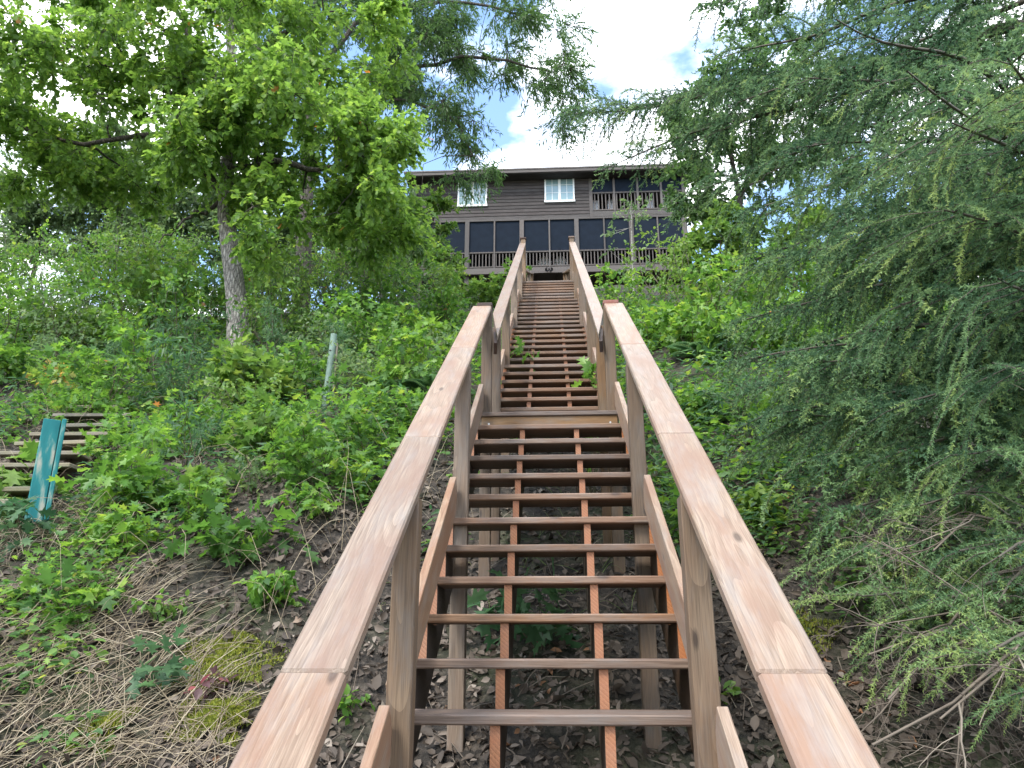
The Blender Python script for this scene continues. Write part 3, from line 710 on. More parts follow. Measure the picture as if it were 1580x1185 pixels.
# ---- the oak on the left
ob = at(372, 520, 14.0); ob[2] = gz(ob[0], 14.0) - .15
def A(px, py, Y): return at(px, py, Y)
oakC = E_([ell(100, 150, 13.6, 140, 105, 2.2, 42), ell(320, 80, 14, 190, 130, 2.6, 66), ell(480, 215, 13.6, 125, 125, 2.2, 46), ell(590, 250, 14, 85, 100, 1.8, 26),
           ell(545, 325, 13.7, 95, 48, 1.4, 12), ell(40, 225, 13.6, 90, 80, 1.6, 18), ell(240, -110, 14, 330, 120, 3.0, 60), ell(340, 235, 13.2, 85, 55, 1.6, 14), ell(420, 350, 13.2, 60, 50, .8, 4), ell(275, 265, 15, 110, 50, 1.5, 10),
           ell(520, 60, 14.5, 110, 90, 1.8, 20), ell(-150, 120, 14, 150, 160, 2.5, 18), ell(352, 110, 12.9, 70, 110, .7, 14), ell(200, 60, 13.2, 120, 80, 1.2, 12)])
tree('oak_tree', 'leafy oak with grey furrowed trunk standing left of the stairs', 'tree',
     [ob, A(368, 480, 14), A(356, 390, 14), A(345, 320, 14), A(352, 240, 14), A(362, 160, 14), A(355, 60, 14), A(350, -80, 14), A(345, -180, 14)], .225, .05,
     oakC, OAKF, .165, .66, 14, 13, M['oak_leaf'], M['oak_bark'], M['limb_bark'], limbs=[
         ([A(345, 300, 14), A(280, 215, 13.8), A(230, 214, 13.6), A(120, 225, 13.4), A(40, 200, 13.3)], .09, .03),
         ([A(350, 260, 14), A(420, 250, 13.6), A(500, 262, 13.4), A(590, 250, 13.6)], .09, .03),
         ([A(356, 170, 14), A(320, 95, 13.6), A(275, 30, 13.3), A(250, -40, 13.3)], .09, .035),
         ([A(358, 150, 14), A(420, 60, 14), A(500, 20, 14.2)], .08, .03),
         ([A(345, 310, 14), A(300, 330, 13.6), A(245, 375, 13.3)], .05, .015),
         ([A(350, 200, 14), A(200, 110, 13.4), A(90, 60, 13.2)], .07, .025)], droop=.35)
# ---- tall tree behind it, reaching over towards the house
tb = at(470, 430, 21); tb[2] = gz(tb[0], 21) - .2
tallC = E_([ell(540, 60, 21, 150, 120, 2.8, 52), ell(650, 120, 21, 70, 90, 2, 20), ell(720, 50, 21, 110, 70, 2.2, 28), ell(835, 60, 21, 70, 70, 2, 16), ell(870, 140, 21, 36, 55, 1.4, 8), ell(690, 195, 21, 55, 60, 1.5, 10),
            ell(735, 258, 21, 40, 24, 1.2, 3), ell(600, 320, 20, 45, 60, 1.3, 8), ell(600, -100, 21, 260, 110, 3, 40), ell(420, 40, 22, 140, 140, 2.5, 30)])
tree('tall_tree', 'tall dark green tree behind the oak, its limbs reaching over the house', 'tree',
     [tb, A(472, 330, 21), A(476, 200, 21), A(482, 100, 21), A(490, 0, 21), A(500, -120, 21), A(505, -220, 21)], .26, .06, tallC, LANCE, .21, .85, 18, 15, M['tall_leaf'], M['limb_bark'], M['limb_bark'],
     limbs=[([A(478, 180, 21), A(560, 120, 20.7), A(650, 95, 20.6), A(760, 88, 20.6), A(850, 110, 20.6)], .1, .03), ([A(482, 120, 21), A(560, 20, 20.8), A(700, 0, 20.6), A(830, 30, 20.5)], .1, .03),
            ([A(476, 230, 21), A(600, 150, 20.6), A(690, 170, 20.5), A(730, 240, 20.4)], .07, .02)], droop=.5, sides=8)
# ---- young tree in front of the house's left corner
yb = at(672, 440, 24); yb[2] = gz(yb[0], 24) - .2
tree('young_tree', 'young bright green tree covering the left corner of the house', 'tree', [yb, A(670, 400, 24), A(668, 340, 24), A(672, 300, 24)], .06, .02,
     E_([ell(662, 350, 24, 30, 55, .9, 15), ell(690, 408, 23.6, 30, 24, .8, 7)]), OV4, .18, .55, 13, 11, M['bright_leaf'], M['limb_bark'], M['limb_bark'], droop=.3, sides=6)
# ---- broadleaf tree seen past the spruce
rb_ = at(1150, 470, 22); rb_[2] = gz(rb_[0], 22) - .2
tree('broadleaf_tree', 'loose-leaved tree seen against the sky past the spruce', 'tree', [rb_, A(1148, 380, 22), A(1140, 300, 22), A(1120, 200, 22), A(1125, 120, 22)], .13, .03,
     E_([ell(1115, 190, 22, 85, 75, 1.8, 30), ell(1085, 285, 22, 45, 60, 1.2, 12), ell(1180, 160, 22, 110, 110, 2, 24), ell(1240, 280, 22, 100, 80, 2, 22), ell(1200, 30, 22, 110, 70, 2, 14)]),
     OV4, .2, .7, 14, 11, M['tall_leaf'], M['limb_bark'], M['limb_bark'], droop=.3, sides=8)
# ---- pale trees far behind on the left
for px, py, rx, ry, lab in ((70, 285, 85, 55, 'pale far tree on the ridge at the left picture edge'), (190, 265, 80, 70, 'pale far tree on the ridge left of the oak trunk'),
                            (300, 300, 70, 55, 'pale far tree on the ridge just behind the oak trunk'), (430, 330, 70, 50, 'pale far tree on the ridge right of the oak trunk'), (570, 350, 60, 55, 'pale far tree on the ridge beside the house'),
                            ):
    b_ = at(px, 350, 33); b_[2] = gz(b_[0], 33) - .2
    tree('far_tree', lab, 'tree', [b_, A(px + 3, (py + 350) / 2, 33), A(px, py, 33), A(px - 4, py - ry * .7, 33)], .12, .03, E_([ell(px, py, 33, rx, ry, 2.0, 30, .4), ell(px, py + ry * .8, 33, rx * .9, ry * .6, 1.6, 16, .3), ell(px, 385, 33, rx, 45, 1.6, 16, .3)]), RHOMB, .3, 1.15, 14, 11, M['far_leaf'], M['limb_bark'], M['limb_bark'], 'pale trees on the ridge', droop=.2, sides=6)
for px, py, rx, ry, lab in ((1110, 385, 62, 55, 'yellow-green young tree behind the right handrail beside the house corner'), (1225, 395, 80, 60, 'yellow-green young tree glimpsed under the spruce boughs'), (1370, 400, 90, 75, 'yellow-green young tree deep behind the spruce'), (1520, 400, 90, 90, 'yellow-green young tree behind the spruce at the right picture edge')):
    b_ = at(px, 470, 21); b_[2] = gz(b_[0], 21) - .2
    tree('young_tree', lab, 'tree', [b_, A(px, py + 20, 21), A(px + 3, py - ry * .6, 21)], .05, .02, ell(px, py, 21, rx, ry, 1.4, 30, .4), OV4, .2, .65, 13, 11, M['bright_leaf'], M['limb_bark'], M['limb_bark'], 'young trees behind the spruce', droop=.25, sides=6)

# ---- shrubs and seedlings
def shrub(name, xy, H, spread, nst, T, size, nlf, m, label, cat, group=None, droop=.3, tone=0., stem_m='twig', side=3, lift=0.0, lean=(0, 0)):
    x, y = xy; z = gz(x, y) + lift
    root = thing(name, (x, y, z), label, cat, group)
    st, lf = Acc(), Acc(); base = np.array([x, y, z])
    if group and y < 10: size *= .72; nlf = int(nlf * 1.4)
    if y > 10.5: T = {id(OAK): OAKF, id(OVATE): OV4}.get(id(T), T)
    for i in range(nst):
        a = RNG.uniform(0, 6.283); rr = spread * math.sqrt(RNG.random()); h = H * RNG.uniform(.6, 1.05)
        tip = base + [math.cos(a) * rr + lean[0] * h, math.sin(a) * rr + lean[1] * h, h]
        foot = base + [math.cos(a) * rr * .15, math.sin(a) * rr * .15, -.03]
        P = arc(foot, tip, .0, .04, 6); P[1:5, :2] += (foot[:2] - tip[:2]) * .12
        st.tube(P, np.linspace(.004 + .006 * h, .002 + .001 * h, 6), 4, .3)
        C = [P[-1]]
        for s in range(side):
            t = RNG.uniform(.3, .95); q = P[0] + (P[-1] - P[0]) * t; d = norm(RNG.normal(0, 1, 3) * [1, 1, .4]); q2 = q + d * spread * RNG.uniform(.25, .5) + [0, 0, .08 * h]
            st.tube(np.stack([q, q2]), [.003 + .002 * h, .002], 3, .6); C.append(q2)
        C = np.array(C); spray(lf, None, C, np.full(len(C), max(size * 1.5, spread * .42)), T, size, 4, max(2, nlf // 4), None, droop, .55, tone)
    part(st, 'stems', M[stem_m], root); part(lf, 'foliage', M[m], root)
    return root

PLACES = [(0, 'at the left picture edge'), (130, 'left of the oak trunk'), (320, 'around the oak trunk'), (440, 'right of the oak trunk'), (560, 'between the oak and the stairs'), (680, 'beside the left handrail')]
_seen = {}
def uniq(o):
    l = o['label']
    if l in _seen:
        a = _seen[l]; lo, hi = (a, o) if a.location.x < o.location.x else (o, a); lo['label'] = l + ', the one farther left'; hi['label'] = l + ', the one farther right'
    else: _seen[l] = o
def place(px):
    w = PLACES[0][1]
    for p, s in PLACES:
        if px >= p: w = s
    return w
kinds = [(OAK, .15, 'shrub_leaf', 'oak-leaved shrub'), (OVATE, .12, 'shrub_leaf', 'round-leaved shrub'), (OVATE, .11, 'bright_leaf', 'yellow-green shrub'), (MAPLE, .13, 'shrub_leaf', 'maple-leaved shrub'), (LANCE, .15, 'blue_leaf', 'bluish narrow-leaved shrub'), (OVATE, .075, 'far_leaf', 'dull grey-green small-leaved shrub'), (MAPLE, .17, 'bright_leaf', 'large-leaved light green shrub')]
def row(Y, xs, H, spread, rowname, nst=9, nlf=14, kset=(0, 1, 2, 3, 0, 1)):
    for i, px in enumerate(xs):
        px = px + RNG.uniform(-18, 18); yy = Y + RNG.uniform(-.8, .8); p = at(px, 450, yy); T, sz, m, nm = kinds[kset[i % len(kset)]]
        lab = nm + ' in the ' + rowname + ' ' + place(px)
        uniq(shrub('shrub', (p[0], yy), H * RNG.uniform(.75, 1.25) * (.5 if px > 640 and Y > 12 else 1), spread * (.75 if px > 640 and Y > 12 else 1), nst, T, sz, nlf, m, lab, 'shrub', 'shrubs of the ' + rowname, tone=RNG.uniform(-.1, .15)))
row(23.5, range(0, 640, 58), 3.3, 1.25, 'ridge thicket', 12, 20, (2, 1, 2, 1))
row(19.5, range(10, 760, 62), 2.7, 1.1, 'back thicket', 13, 20, (1, 5, 0, 2, 6, 4, 3, 5))
row(16.0, range(40, 740, 66), 1.9, 1.0, 'middle thicket', 12, 20, (0, 5, 1, 6, 3, 4, 2, 5))
row(13.0, (10, 80, 150, 225, 290, 440, 510, 580, 640, 690), 1.35, .85, 'front thicket', 11, 18, (0, 5, 6, 1, 4, 2, 5, 3))
row(10.8, (20, 110, 200, 300, 400, 460, 565, 630), .9, .7, 'low growth', 10, 16, (0, 5, 3, 4, 6, 1, 5, 0))
row(8.8, (150, 240, 320, 400, 455, 560, 620), .62, .55, 'seedling patch', 8, 14, (0, 0, 3, 2, 0, 1))
row(7.2, (250, 330, 410, 490, 560), .62, .45, 'sapling row', 6, 12, (0, 4, 6, 0, 3))
row(6.2, (240, 330, 420, 500), .45, .35, 'nearest seedling row', 5, 10, (3, 0, 5, 0))
# right of the stairs
for i, (px, Y, H, sp, k) in enumerate(((975, 16, 1.3, .7, 1), (1020, 17.5, 2.3, .8, 2), (1065, 16, 1.9, .8, 2), (1110, 14.5, 1.5, .8, 3), (1165, 15.5, 1.7, .8, 2), (1240, 15, 1.8, .9, 0), (1330, 15, 1.8, .9, 2), (1430, 14, 1.6, .9, 0), (1530, 13, 1.6, .9, 1),
                                       (1000, 12.5, .7, .5, 0), (1060, 11.5, .8, .6, 3), (1130, 11.0, .8, .6, 1), (1220, 11, .9, .6, 0), (1340, 11, .9, .7, 3), (1050, 9.2, .45, .4, 0), (1120, 8.8, .5, .4, 4), (1200, 8.2, .5, .4, 1))):
    p = at(px, 450, Y); T, sz, m, nm = kinds[k]
    where = 'beside the house corner' if px < 1080 and Y > 14 else 'behind the right handrail' if px < 1180 else 'under the spruce boughs'
    lab = nm + (' standing tall ' if Y > 13 else ' growing low ' if Y > 10 else ' small on the leaf litter ') + where
    uniq(shrub('shrub', (p[0], Y), H, sp, 10, T, sz, 16, m, lab, 'shrub', 'shrubs right of the stairs', tone=.08))

def seed(px, py, H, spread, nst, T, size, nlf, m, label, name='seedling', cat='plant', side=1, droop=.35, tone=0., lift=0.):
    p = hit(px, py); return shrub(name, (p[0], p[1]), H, spread, nst, T, size, nlf, m, label, cat, None, droop, tone, side=side, lift=lift)
seed(235, 1075, .22, .12, 2, OAK, .17, 8, 'blue_leaf', 'blue-green oak seedling with large lobed leaves above the dry stalks', 'oak_seedling')
seed(322, 1085, .14, .08, 3, OVATE, .07, 6, 'red_leaf', 'small purple and red leaved sprig beside the moss')
seed(365, 870, .32, .28, 5, OAK, .19, 14, 'shrub_leaf', 'dark oak seedling with drooping leaves on the bare litter', 'oak_seedling', tone=-.25)
seed(415, 945, .3, .16, 5, OVATE, .075, 16, 'shrub_leaf', 'pale round-leaved seedling between the moss and the left handrail', side=2)
seed(465, 810, .25, .18, 4, OAK, .13, 12, 'shrub_leaf', 'oak seedling close to the left handrail', 'oak_seedling')
seed(300, 790, .4, .25, 6, MAPLE, .12, 14, 'bright_leaf', 'yellow-green maple seedling in the middle of the left slope', 'maple_seedling')
seed(215, 800, .42, .3, 6, OAK, .19, 14, 'shrub_leaf', 'broad oak seedling just right of the teal board', 'oak_seedling')
seed(2, 800, .5, .22, 4, OAK, .24, 12, 'bright_leaf', 'large-leaved oak seedling at the left picture edge before the old steps', 'oak_seedling')
seed(30, 850, .35, .25, 4, OAK, .18, 10, 'blue_leaf', 'oak seedling below the old steps at the left picture edge', 'oak_seedling')
seed(130, 960, .18, .22, 5, MAPLE, .10, 12, 'shrub_leaf', 'low leafy seedling above the dry stalks')
seed(60, 935, .12, .2, 4, OAK, .17, 10, 'cover_leaf', 'yellowing low seedling at the left picture edge')
seed(250, 965, .16, .15, 5, OVATE, .06, 14, 'bright_leaf', 'bright green clover-like sprig above the moss')
seed(1168, 815, .3, .14, 6, OVATE, .10, 16, 'bright_leaf', 'bright green bushy seedling beside the right handrail', 'bright_seedling', tone=.2, side=2)
seed(1055, 835, .3, .14, 4, MAPLE, .12, 10, 'shrub_leaf', 'small green seedling tucked behind the right handrail')
seed(1118, 1090, .1, .05, 2, OVATE, .07, 4, 'bright_leaf', 'single small sprig on bare soil right of the right post')
seed(835, 1000, .35, .3, 4, OAK, .22, 8, 'blue_leaf', 'dark oak seedling growing under the lower flight of steps', 'oak_seedling')
seed(530, 1110, .12, .1, 4, OVATE, .06, 8, 'shrub_leaf', 'tiny seedling between the left handrail and its post')
seed(545, 770, .32, .2, 5, OAK, .14, 12, 'shrub_leaf', 'oak seedling touching the outside of the left handrail', 'oak_seedling', tone=.1)
seed(90, 620, .5, .3, 6, OAK, .17, 12, 'cover_leaf', 'yellowing oak seedling above the old steps', 'oak_seedling', tone=.3)
# sprigs that poke through the upper flight
for (kx, k, dx, lab) in ((18, 18, -.33, 'oak sprig poking through the upper flight on the left'), (15, 15, .40, 'oak sprig poking through the upper flight on the right')):
    Y, Z = k2(k); x = XC + dx; g = gz(x, Y + .1)
    shrub('oak_sprig', (x, Y + .12), Z - g + .1, .2, 4, OAK, .16, 10, 'shrub_leaf', lab, 'plant', None, .3, .05, side=1, lean=(0, -.12))
# fern beside the upper left post, tall weeds on the slope
def fern(px, py, label):
    p = hit(px, py); root = thing('fern', tuple(p), label, 'fern'); lf = Acc(); st = Acc()
    for i in range(9):
        a = i / 9 * 6.283 + RNG.uniform(-.2, .2); L = RNG.uniform(.5, .75); t = np.linspace(0, 1, 9)
        P = p + np.stack([np.cos(a) * L * t, np.sin(a) * L * t, .75 * L * t * (1.35 - t)], 1); st.tube(P, np.linspace(.004, .001, 9), 3, .7)
        tt = np.linspace(.15, 1, 22); Q = np.stack([np.interp(tt, t, P[:, j]) for j in range(3)], 1); T = norm(np.gradient(Q, axis=0)); Sd = norm(np.cross(T, [0, 0, 1.])); ln = .17 * L / .6 * np.sin(np.clip(tt, 0, 1) * 2.6 + .35)
        for s in (-1, 1): scatter(lf, LANCE, Q, Sd * s + T * .5, np.cross(Sd, T), np.maximum(ln, .02), RNG.uniform(.4, .9, len(Q)), 1.4)
    part(st, 'stalks', M['twig'], root); part(lf, 'fronds', M['blue_leaf'], root)
fern(672, 625, 'pale green fern arching beside the left handrail below the upper post')
fern(1095, 560, 'green fern on the slope right of the upper red-capped post')
for px, py, H, lab in ((408, 590, 1.3, 'tall pale weed standing just right of the oak trunk'), (512, 600, 1.2, 'tall pale bluish weed between the oak and the left handrail'), (385, 640, .9, 'slim pale weed in front of the oak trunk'), (700, 470, 1.2, 'slim weed behind the upper left handrail'), (175, 600, .9, 'slim pale weed above the old steps')):
    p = hit(px, py); shrub('tall_weed', (p[0], p[1]), H, .18, 5, LANCE, .10, 22, 'blue_leaf', lab, 'weed', None, .25, .2, side=5)
# slim pale-stemmed sapling in front of the porch
p = at(978, 480, 19); pz = gz(p[0], 19)
root = thing('sapling', (p[0], 19, pz), 'slim pale-stemmed sapling in front of the right-hand porch', 'sapling'); st, lf = Acc(), Acc()
P = np.array([(p[0], 19, pz - .1), at(977, 430, 19), at(975, 380, 19), at(974, 330, 19)]); st.tube(P, [.035, .03, .022, .01], 6)
C = np.array([P[1 + i % 3] * (1 - t) + P[min(3, 2 + i % 3)] * t for i, t in enumerate(RNG.random(18))]); C2 = C + RNG.normal(0, .32, C.shape)
for a, b_ in zip(C, C2): st.tube(np.stack([a, b_]), [.008, .003], 3)
spray(lf, None, C2, np.full(18, .3), OVATE, .13, 4, 4, None, .2)
part(st, 'trunk', M['pale_bark'], root, True); part(lf, 'crown', M['far_leaf'], root)

# ------------------------------------------------------------------ the spruce on the right
def needle_shoot(nn, L=.17, w=.028):
    V, Fc = [], []
    for i in range(nn):
        t = i / nn; a = i * 2.39996; y = .02 + .95 * t; l = L * (1 - .25 * t) * RNG.uniform(.8, 1.15); up = .55
        d = np.array([math.cos(a) * .85, up, math.sin(a) * .85 * .8]); d /= np.linalg.norm(d); sdir = np.cross(d, [math.sin(a), .2, math.cos(a)]); sdir /= np.linalg.norm(sdir)
        b = np.array([0, y, 0]); k = len(V); V += [b - sdir * w / 2, b + sdir * w / 2, b + d * l]; Fc.append((k, k + 1, k + 2))
    k = len(V); V += [np.array([-.012, 0, 0]), np.array([.012, 0, 0]), np.array([0, 1.02, 0])]; Fc.append((k, k + 1, k + 2))
    return np.array(V), np.array(Fc)
SH_N, SH_F = needle_shoot(20, .2, .056), needle_shoot(10, .27, .125)
SP = np.array([4.15, 5.1]); spz = gz(*SP) - .1
spruce = thing('spruce_tree', (SP[0], SP[1], spz), 'large spruce with drooping boughs filling the right side', 'tree')
a = Acc(); hh = np.linspace(0, 12, 20); a.tube(np.stack([SP[0] + 0 * hh, SP[1] + 0 * hh, spz + hh], 1), np.interp(hh, [0, .5, 12], [.24, .19, .03]), 12); part(a, 'trunk', M['spruce_bark'], spruce, True)
def inview(P, marg=130):
    d = P @ _F; x = 790 + FPX * (P @ _R) / np.maximum(d, .01); y = 592 - FPX * (P @ _U) / np.maximum(d, .01)
    return (d > .3) & (x > -marg) & (x < 1580 + marg) & (y > -marg - 60) & (y < 1185 + marg)
def bough(P, dens=1.0, hang=1.0, l2max=.9, tone=0.0, bare=0.0):
    """one bough along polyline P: wood, hanging branchlets, needle shoots"""
    P = np.array(P, float); L = np.linalg.norm(np.diff(P, axis=0), axis=1).sum(); t = np.linspace(0, 1, len(P))
    tt = np.linspace(0, 1, 14); Q = np.stack([np.interp(tt, t, P[:, i]) for i in range(3)], 1); Q[1:-1] = (Q[:-2] + 2 * Q[1:-1] + Q[2:]) / 4; Q[1:-1] = (Q[:-2] + 2 * Q[1:-1] + Q[2:]) / 4
    w = Acc(); w.tube(Q, np.linspace(.010 + .007 * L, .004, 14), 5, .4)
    sh = {0: [], 1: []}
    n2 = int(L / .082 * dens); hang = hang * RNG.uniform(.2, .9)
    for i in range(n2):
        u = .12 + .88 * (i + RNG.random()) / n2; q = np.array([np.interp(u, tt, Q[:, j]) for j in range(3)]); q1 = np.array([np.interp(min(1, u + .03), tt, Q[:, j]) for j in range(3)]); T = norm(q1 - q + 1e-6)
        sd_ = norm(np.cross(T, [0, 0, 1.])) * (1 if i % 2 else -1)
        l2 = l2max * (.3 + .7 * math.sin(min(1, (1 - u) * 1.7 + .15) * 1.57)) * RNG.uniform(.55, 1.15)
        d = norm(sd_ * RNG.uniform(.5, 1) + T * RNG.uniform(.4, .9) + RNG.normal(0, .15, 3)); m = 7; B = [q]; st = l2 / (m - 1); hang_ = hang * RNG.uniform(.9, 1.9)
        for k in range(m - 1):
            d = norm(d + np.array([0, 0, -1]) * hang_ * (.14 + .12 * k) * (1.2 - .6 * u)); B.append(B[-1] + d * st)
        B = np.array(B)
        if not inview(B[3:4])[0]: 
            if RNG.random() > .25: continue
        w.tube(B[::2], np.linspace(.0035, .0015, 4), 3, .25)
        if RNG.random() < bare: continue
        seg = np.concatenate([np.linspace(.0, 1, max(4, int(l2 / .040)))]); tb_ = np.linspace(0, 1, m)
        C = np.stack([np.interp(seg, tb_, B[:, j]) for j in range(3)], 1); TT = np.stack([np.interp(np.minimum(seg + .08, 1.02), tb_, B[:, j], right=None) for j in range(3)], 1) - C; TT[-1] = B[-1] - B[-2]; TT = norm(TT)
        near = np.linalg.norm(q) < 4.4; bt = RNG.normal(0, .13)
        for k in range(len(C)):
            lat = norm(np.cross(TT[k], [0.1, .1, 1.])) * (1 if k % 2 else -1)
            sh[0 if near else 1].append((C[k], TT[k] + RNG.normal(0, .12, 3), .09, seg[k] * .4 - .05 + bt))
            sh[0 if near else 1].append((C[k], TT[k] * .9 + lat * RNG.uniform(.65, .95) + RNG.normal(0, .1, 3) + [0, 0, -.15 * hang], RNG.uniform(.09, .145) * (1.2 - .65 * seg[k]), seg[k] * .4 + .05 + bt))
    o = part(w, 'bough', M['spruce_twig'], spruce)
    nd = Acc()
    for key, T in ((0, SH_N), (1, SH_F)):
        if not sh[key]: continue
        O = np.array([s[0] for s in sh[key]]); D = np.array([s[1] for s in sh[key]]); sc = np.array([s[2] for s in sh[key]]); cl = np.clip(np.array([s[3] for s in sh[key]]) + RNG.normal(.25 + tone, .14, len(O)), 0, 1)
        N = RNG.normal(0, .5, O.shape); N[:, 2] += .6; scatter(nd, T, O, D, N, sc, cl)
    if nd.V: part(nd, 'needles', M['needle'], o)
def bough_to(tip, z0, lift=.15, **kw):
    """a bough from the trunk at height z0 to a tip"""
    tip = np.array(tip, float); p0 = np.array([SP[0], SP[1], z0]); t = np.linspace(0, 1, 7)
    P = p0 + (tip - p0) * t[:, None]; L = np.linalg.norm(tip - p0); P[:, 2] += lift * L * np.sin(t * 3.1416) * (1 - .3 * t) ; P[1:-1] += RNG.normal(0, .03, (5, 3)) * L * .5
    bough(P, **kw)
# boughs that make the outline
for px, py, Y, dz, kw in ((872, 176, 7.0, -.9, dict(l2max=.75, hang=.8, lift=-.02, dens=2.4)), (930, 262, 6.6, .1, dict(l2max=.6)), (1010, 235, 6.4, .2, dict(l2max=.6)), (1085, 20, 6.0, .2, {}), (1095, 95, 5.6, .2, {}), (1120, 165, 5.6, .3, {}), (1060, 300, 6.0, .4, {}), (1140, 330, 5.4, .5, {}),
                          (1165, 400, 5.4, .6, dict(l2max=.7)), (1190, 400, 5.0, .5, {}), (1125, 500, 5.2, .5, dict(l2max=.65)), (1120, 560, 4.9, .4, dict(l2max=.55)), (1165, 600, 4.7, .4, dict(l2max=.6)), (1180, 640, 4.5, .4, {}), (1230, 560, 4.4, .4, {}), (1300, 620, 4.2, .4, {}), (1262, 705, 4.3, .3, dict(tone=.15)), (1290, 790, 4.1, .4, dict(tone=.2, bare=.25)), (1330, 860, 3.9, .4, dict(tone=.25, bare=.4, l2max=.55)), (1420, 780, 3.7, .5, dict(tone=.2, bare=.2)),
                          (1480, 850, 3.5, .4, dict(tone=.3, bare=.4, l2max=.5)), (1540, 930, 3.3, .4, dict(tone=.3, bare=.3, l2max=.5)), (1330, 920, 3.5, .3, dict(tone=.3, bare=.2, l2max=.55)), (1420, 985, 3.2, .3, dict(tone=.35, bare=.1, l2max=.6)), (1520, 1010, 2.95, .3, dict(tone=.3, bare=.1, l2max=.6)), (1300, 850, 3.8, .3, dict(tone=.2, bare=.2)), (1575, 1080, 2.8, .3, dict(tone=.3, bare=.1, l2max=.5)), (1450, 930, 3.3, .3, dict(tone=.25, bare=.1)), (1540, 860, 3.2, .35, dict(tone=.2, bare=.1)), (1380, 700, 4.0, .4, {}), (1240, 640, 4.6, .3, {}),
                          (1290, 30, 3.6, .1, {}), (1400, 110, 3.0, .1, dict(tone=.12)), (1470, 190, 2.7, .2, dict(tone=.13)), (1555, 90, 2.5, .1, dict(tone=.13)), (1240, 120, 4.0, .2, {}), (1340, 230, 3.5, .3, {}), (1440, 320, 3.1, .3, dict(tone=.08)), (1540, 430, 2.9, .3, dict(tone=.08)), (1290, 330, 4.1, .4, {}), (1220, 230, 4.6, .3, {}), (1390, 470, 3.6, .4, {}), (1530, 560, 3.1, .4, {}), (1400, 620, 3.7, .4, {}), (1500, 700, 3.4, .4, dict(tone=.1))):
    tip = at(px, py, Y); kw = dict(kw); lf_ = kw.pop('lift', .05); bough_to(tip, tip[2] + dz, lift=lf_, **kw)
for i in range(44):
    px, py = RNG.uniform(1170, 1640), RNG.uniform(-160, 680); Y = RNG.uniform(3.8, 7.2); tip = at(px, py, Y)
    bough_to(tip, tip[2] + RNG.uniform(0, .5), lift=.05, dens=.85, tone=RNG.uniform(-.12, .05))
for i in range(14):
    an = RNG.uniform(-1.2, 1.9); z = spz + 1 + i * .65; L = 3.2 * (1 - i / 22)
    bough_to((SP[0] + math.cos(an) * L, SP[1] + math.sin(an) * L, z - .5), z, dens=.5)

# ---- bare dead branches under the spruce
def dead(acc, p, d, L, r, depth):
    n = 6; P = [np.array(p, float)]; d = norm(np.array(d, float))
    for i in range(n - 1):
        d = norm(d + RNG.normal(0, .12, 3) + [0, 0, -.03]); P.append(P[-1] + d * L / (n - 1))
    P = np.array(P); acc.tube(P, np.linspace(r, r * .45, n), 4 if r < .006 else 6, RNG.uniform(.2, .95))
    if depth == 0: return
    for k in range(5 if depth > 1 else 4):
        t = RNG.uniform(.2, .95) * (n - 1); i = int(t); q = P[i] + (P[min(i + 1, n - 1)] - P[i]) * (t - i)
        dead(acc, q, norm(d + RNG.normal(0, .65, 3)), L * RNG.uniform(.35, .6), r * .5, depth - 1)
for z0, p1, lab in ((.75, (1440, 850, 3.6), 'bare grey spruce branch sweeping in from the right picture edge'), (.55, (1340, 1010, 3.2), 'bare forked branch bending down to the left below the spruce'),
                    (.35, (1450, 1110, 2.9), 'bare brown branch drooping to the lower right corner'), (.2, (1370, 1080, 2.9), 'tangle of bare twigs low in the right corner'), (.1, (1345, 1150, 2.75), 'bare twigs lying on the soil beside the right handrail')):
    a, b_ = np.array([SP[0] - .15, SP[1] - .12, spz + .1 + z0]), at(*p1); root = thing('dead_branch', tuple(a), lab, 'branch'); ac = Acc()
    L = np.linalg.norm(b_ - a); P = arc(a, b_, .06, .012, 9); ac.tube(P, np.linspace(.014, .004, 9), 6, .6)
    for q in range(6):
        t = RNG.uniform(.35, .97) * 8; i_ = int(t); c = P[i_] + (P[i_ + 1] - P[i_]) * (t - i_); dead(ac, c, (b_ - a) / L + RNG.normal(0, .5, 3) + [0, 0, -.15], RNG.uniform(.35, .8), .0045, 2)
    part(ac, 'twigs', M['deadtwig'], root)

# ------------------------------------------------------------------ old steps and teal board on the left
op = hit(80, 710, .15); old = thing('old_steps', tuple(op), 'old grey weathered wooden steps half buried in the left undergrowth', 'steps')
ob_ = Vector(op); ends = []
for x0, x1, y in ((122, 180, 627), (106, 200, 640), (96, 200, 655), (70, 170, 669), (45, 140, 683), (22, 120, 699), (0, 105, 717), (-25, 70, 735), (-45, 50, 755), (-60, 30, 775)):
    x0 -= 25; h_ = hit((x0 + x1) / 2, y, .34); a, b_ = at(x0, y, h_[1]), at(x1, y, h_[1]); c = (Vector(a) + Vector(b_)) / 2
    board('step', old, M['old'], c - ob_ + Vector((0, .12, 0)), (.24, b_[0] - a[0], .042), (0, rad(RNG.uniform(-2, 2)), rad(90 + RNG.uniform(-3, 3))), bev=.006)
    ends.append((Vector(a), Vector(b_)))
for s in (0, 1):
    span('stringer', old, M['under'], ends[-1][s] - ob_ + Vector((.05 - .1 * s, .1, -.12)), ends[0][s] - ob_ + Vector((.05 - .1 * s, .1, -.12)), .05, .16)
h_ = hit(66, 800); t0 = Vector(at(52, 806, h_[1] - .35)); t1 = Vector(at(82, 648, h_[1] - .25))
tl = thing('teal_board', tuple(t0), 'leaning teal painted board with flaking edge in front of the old steps', 'board')
ax = (t1 - t0); Lt = ax.length; q = ax.to_track_quat('Z', 'X')
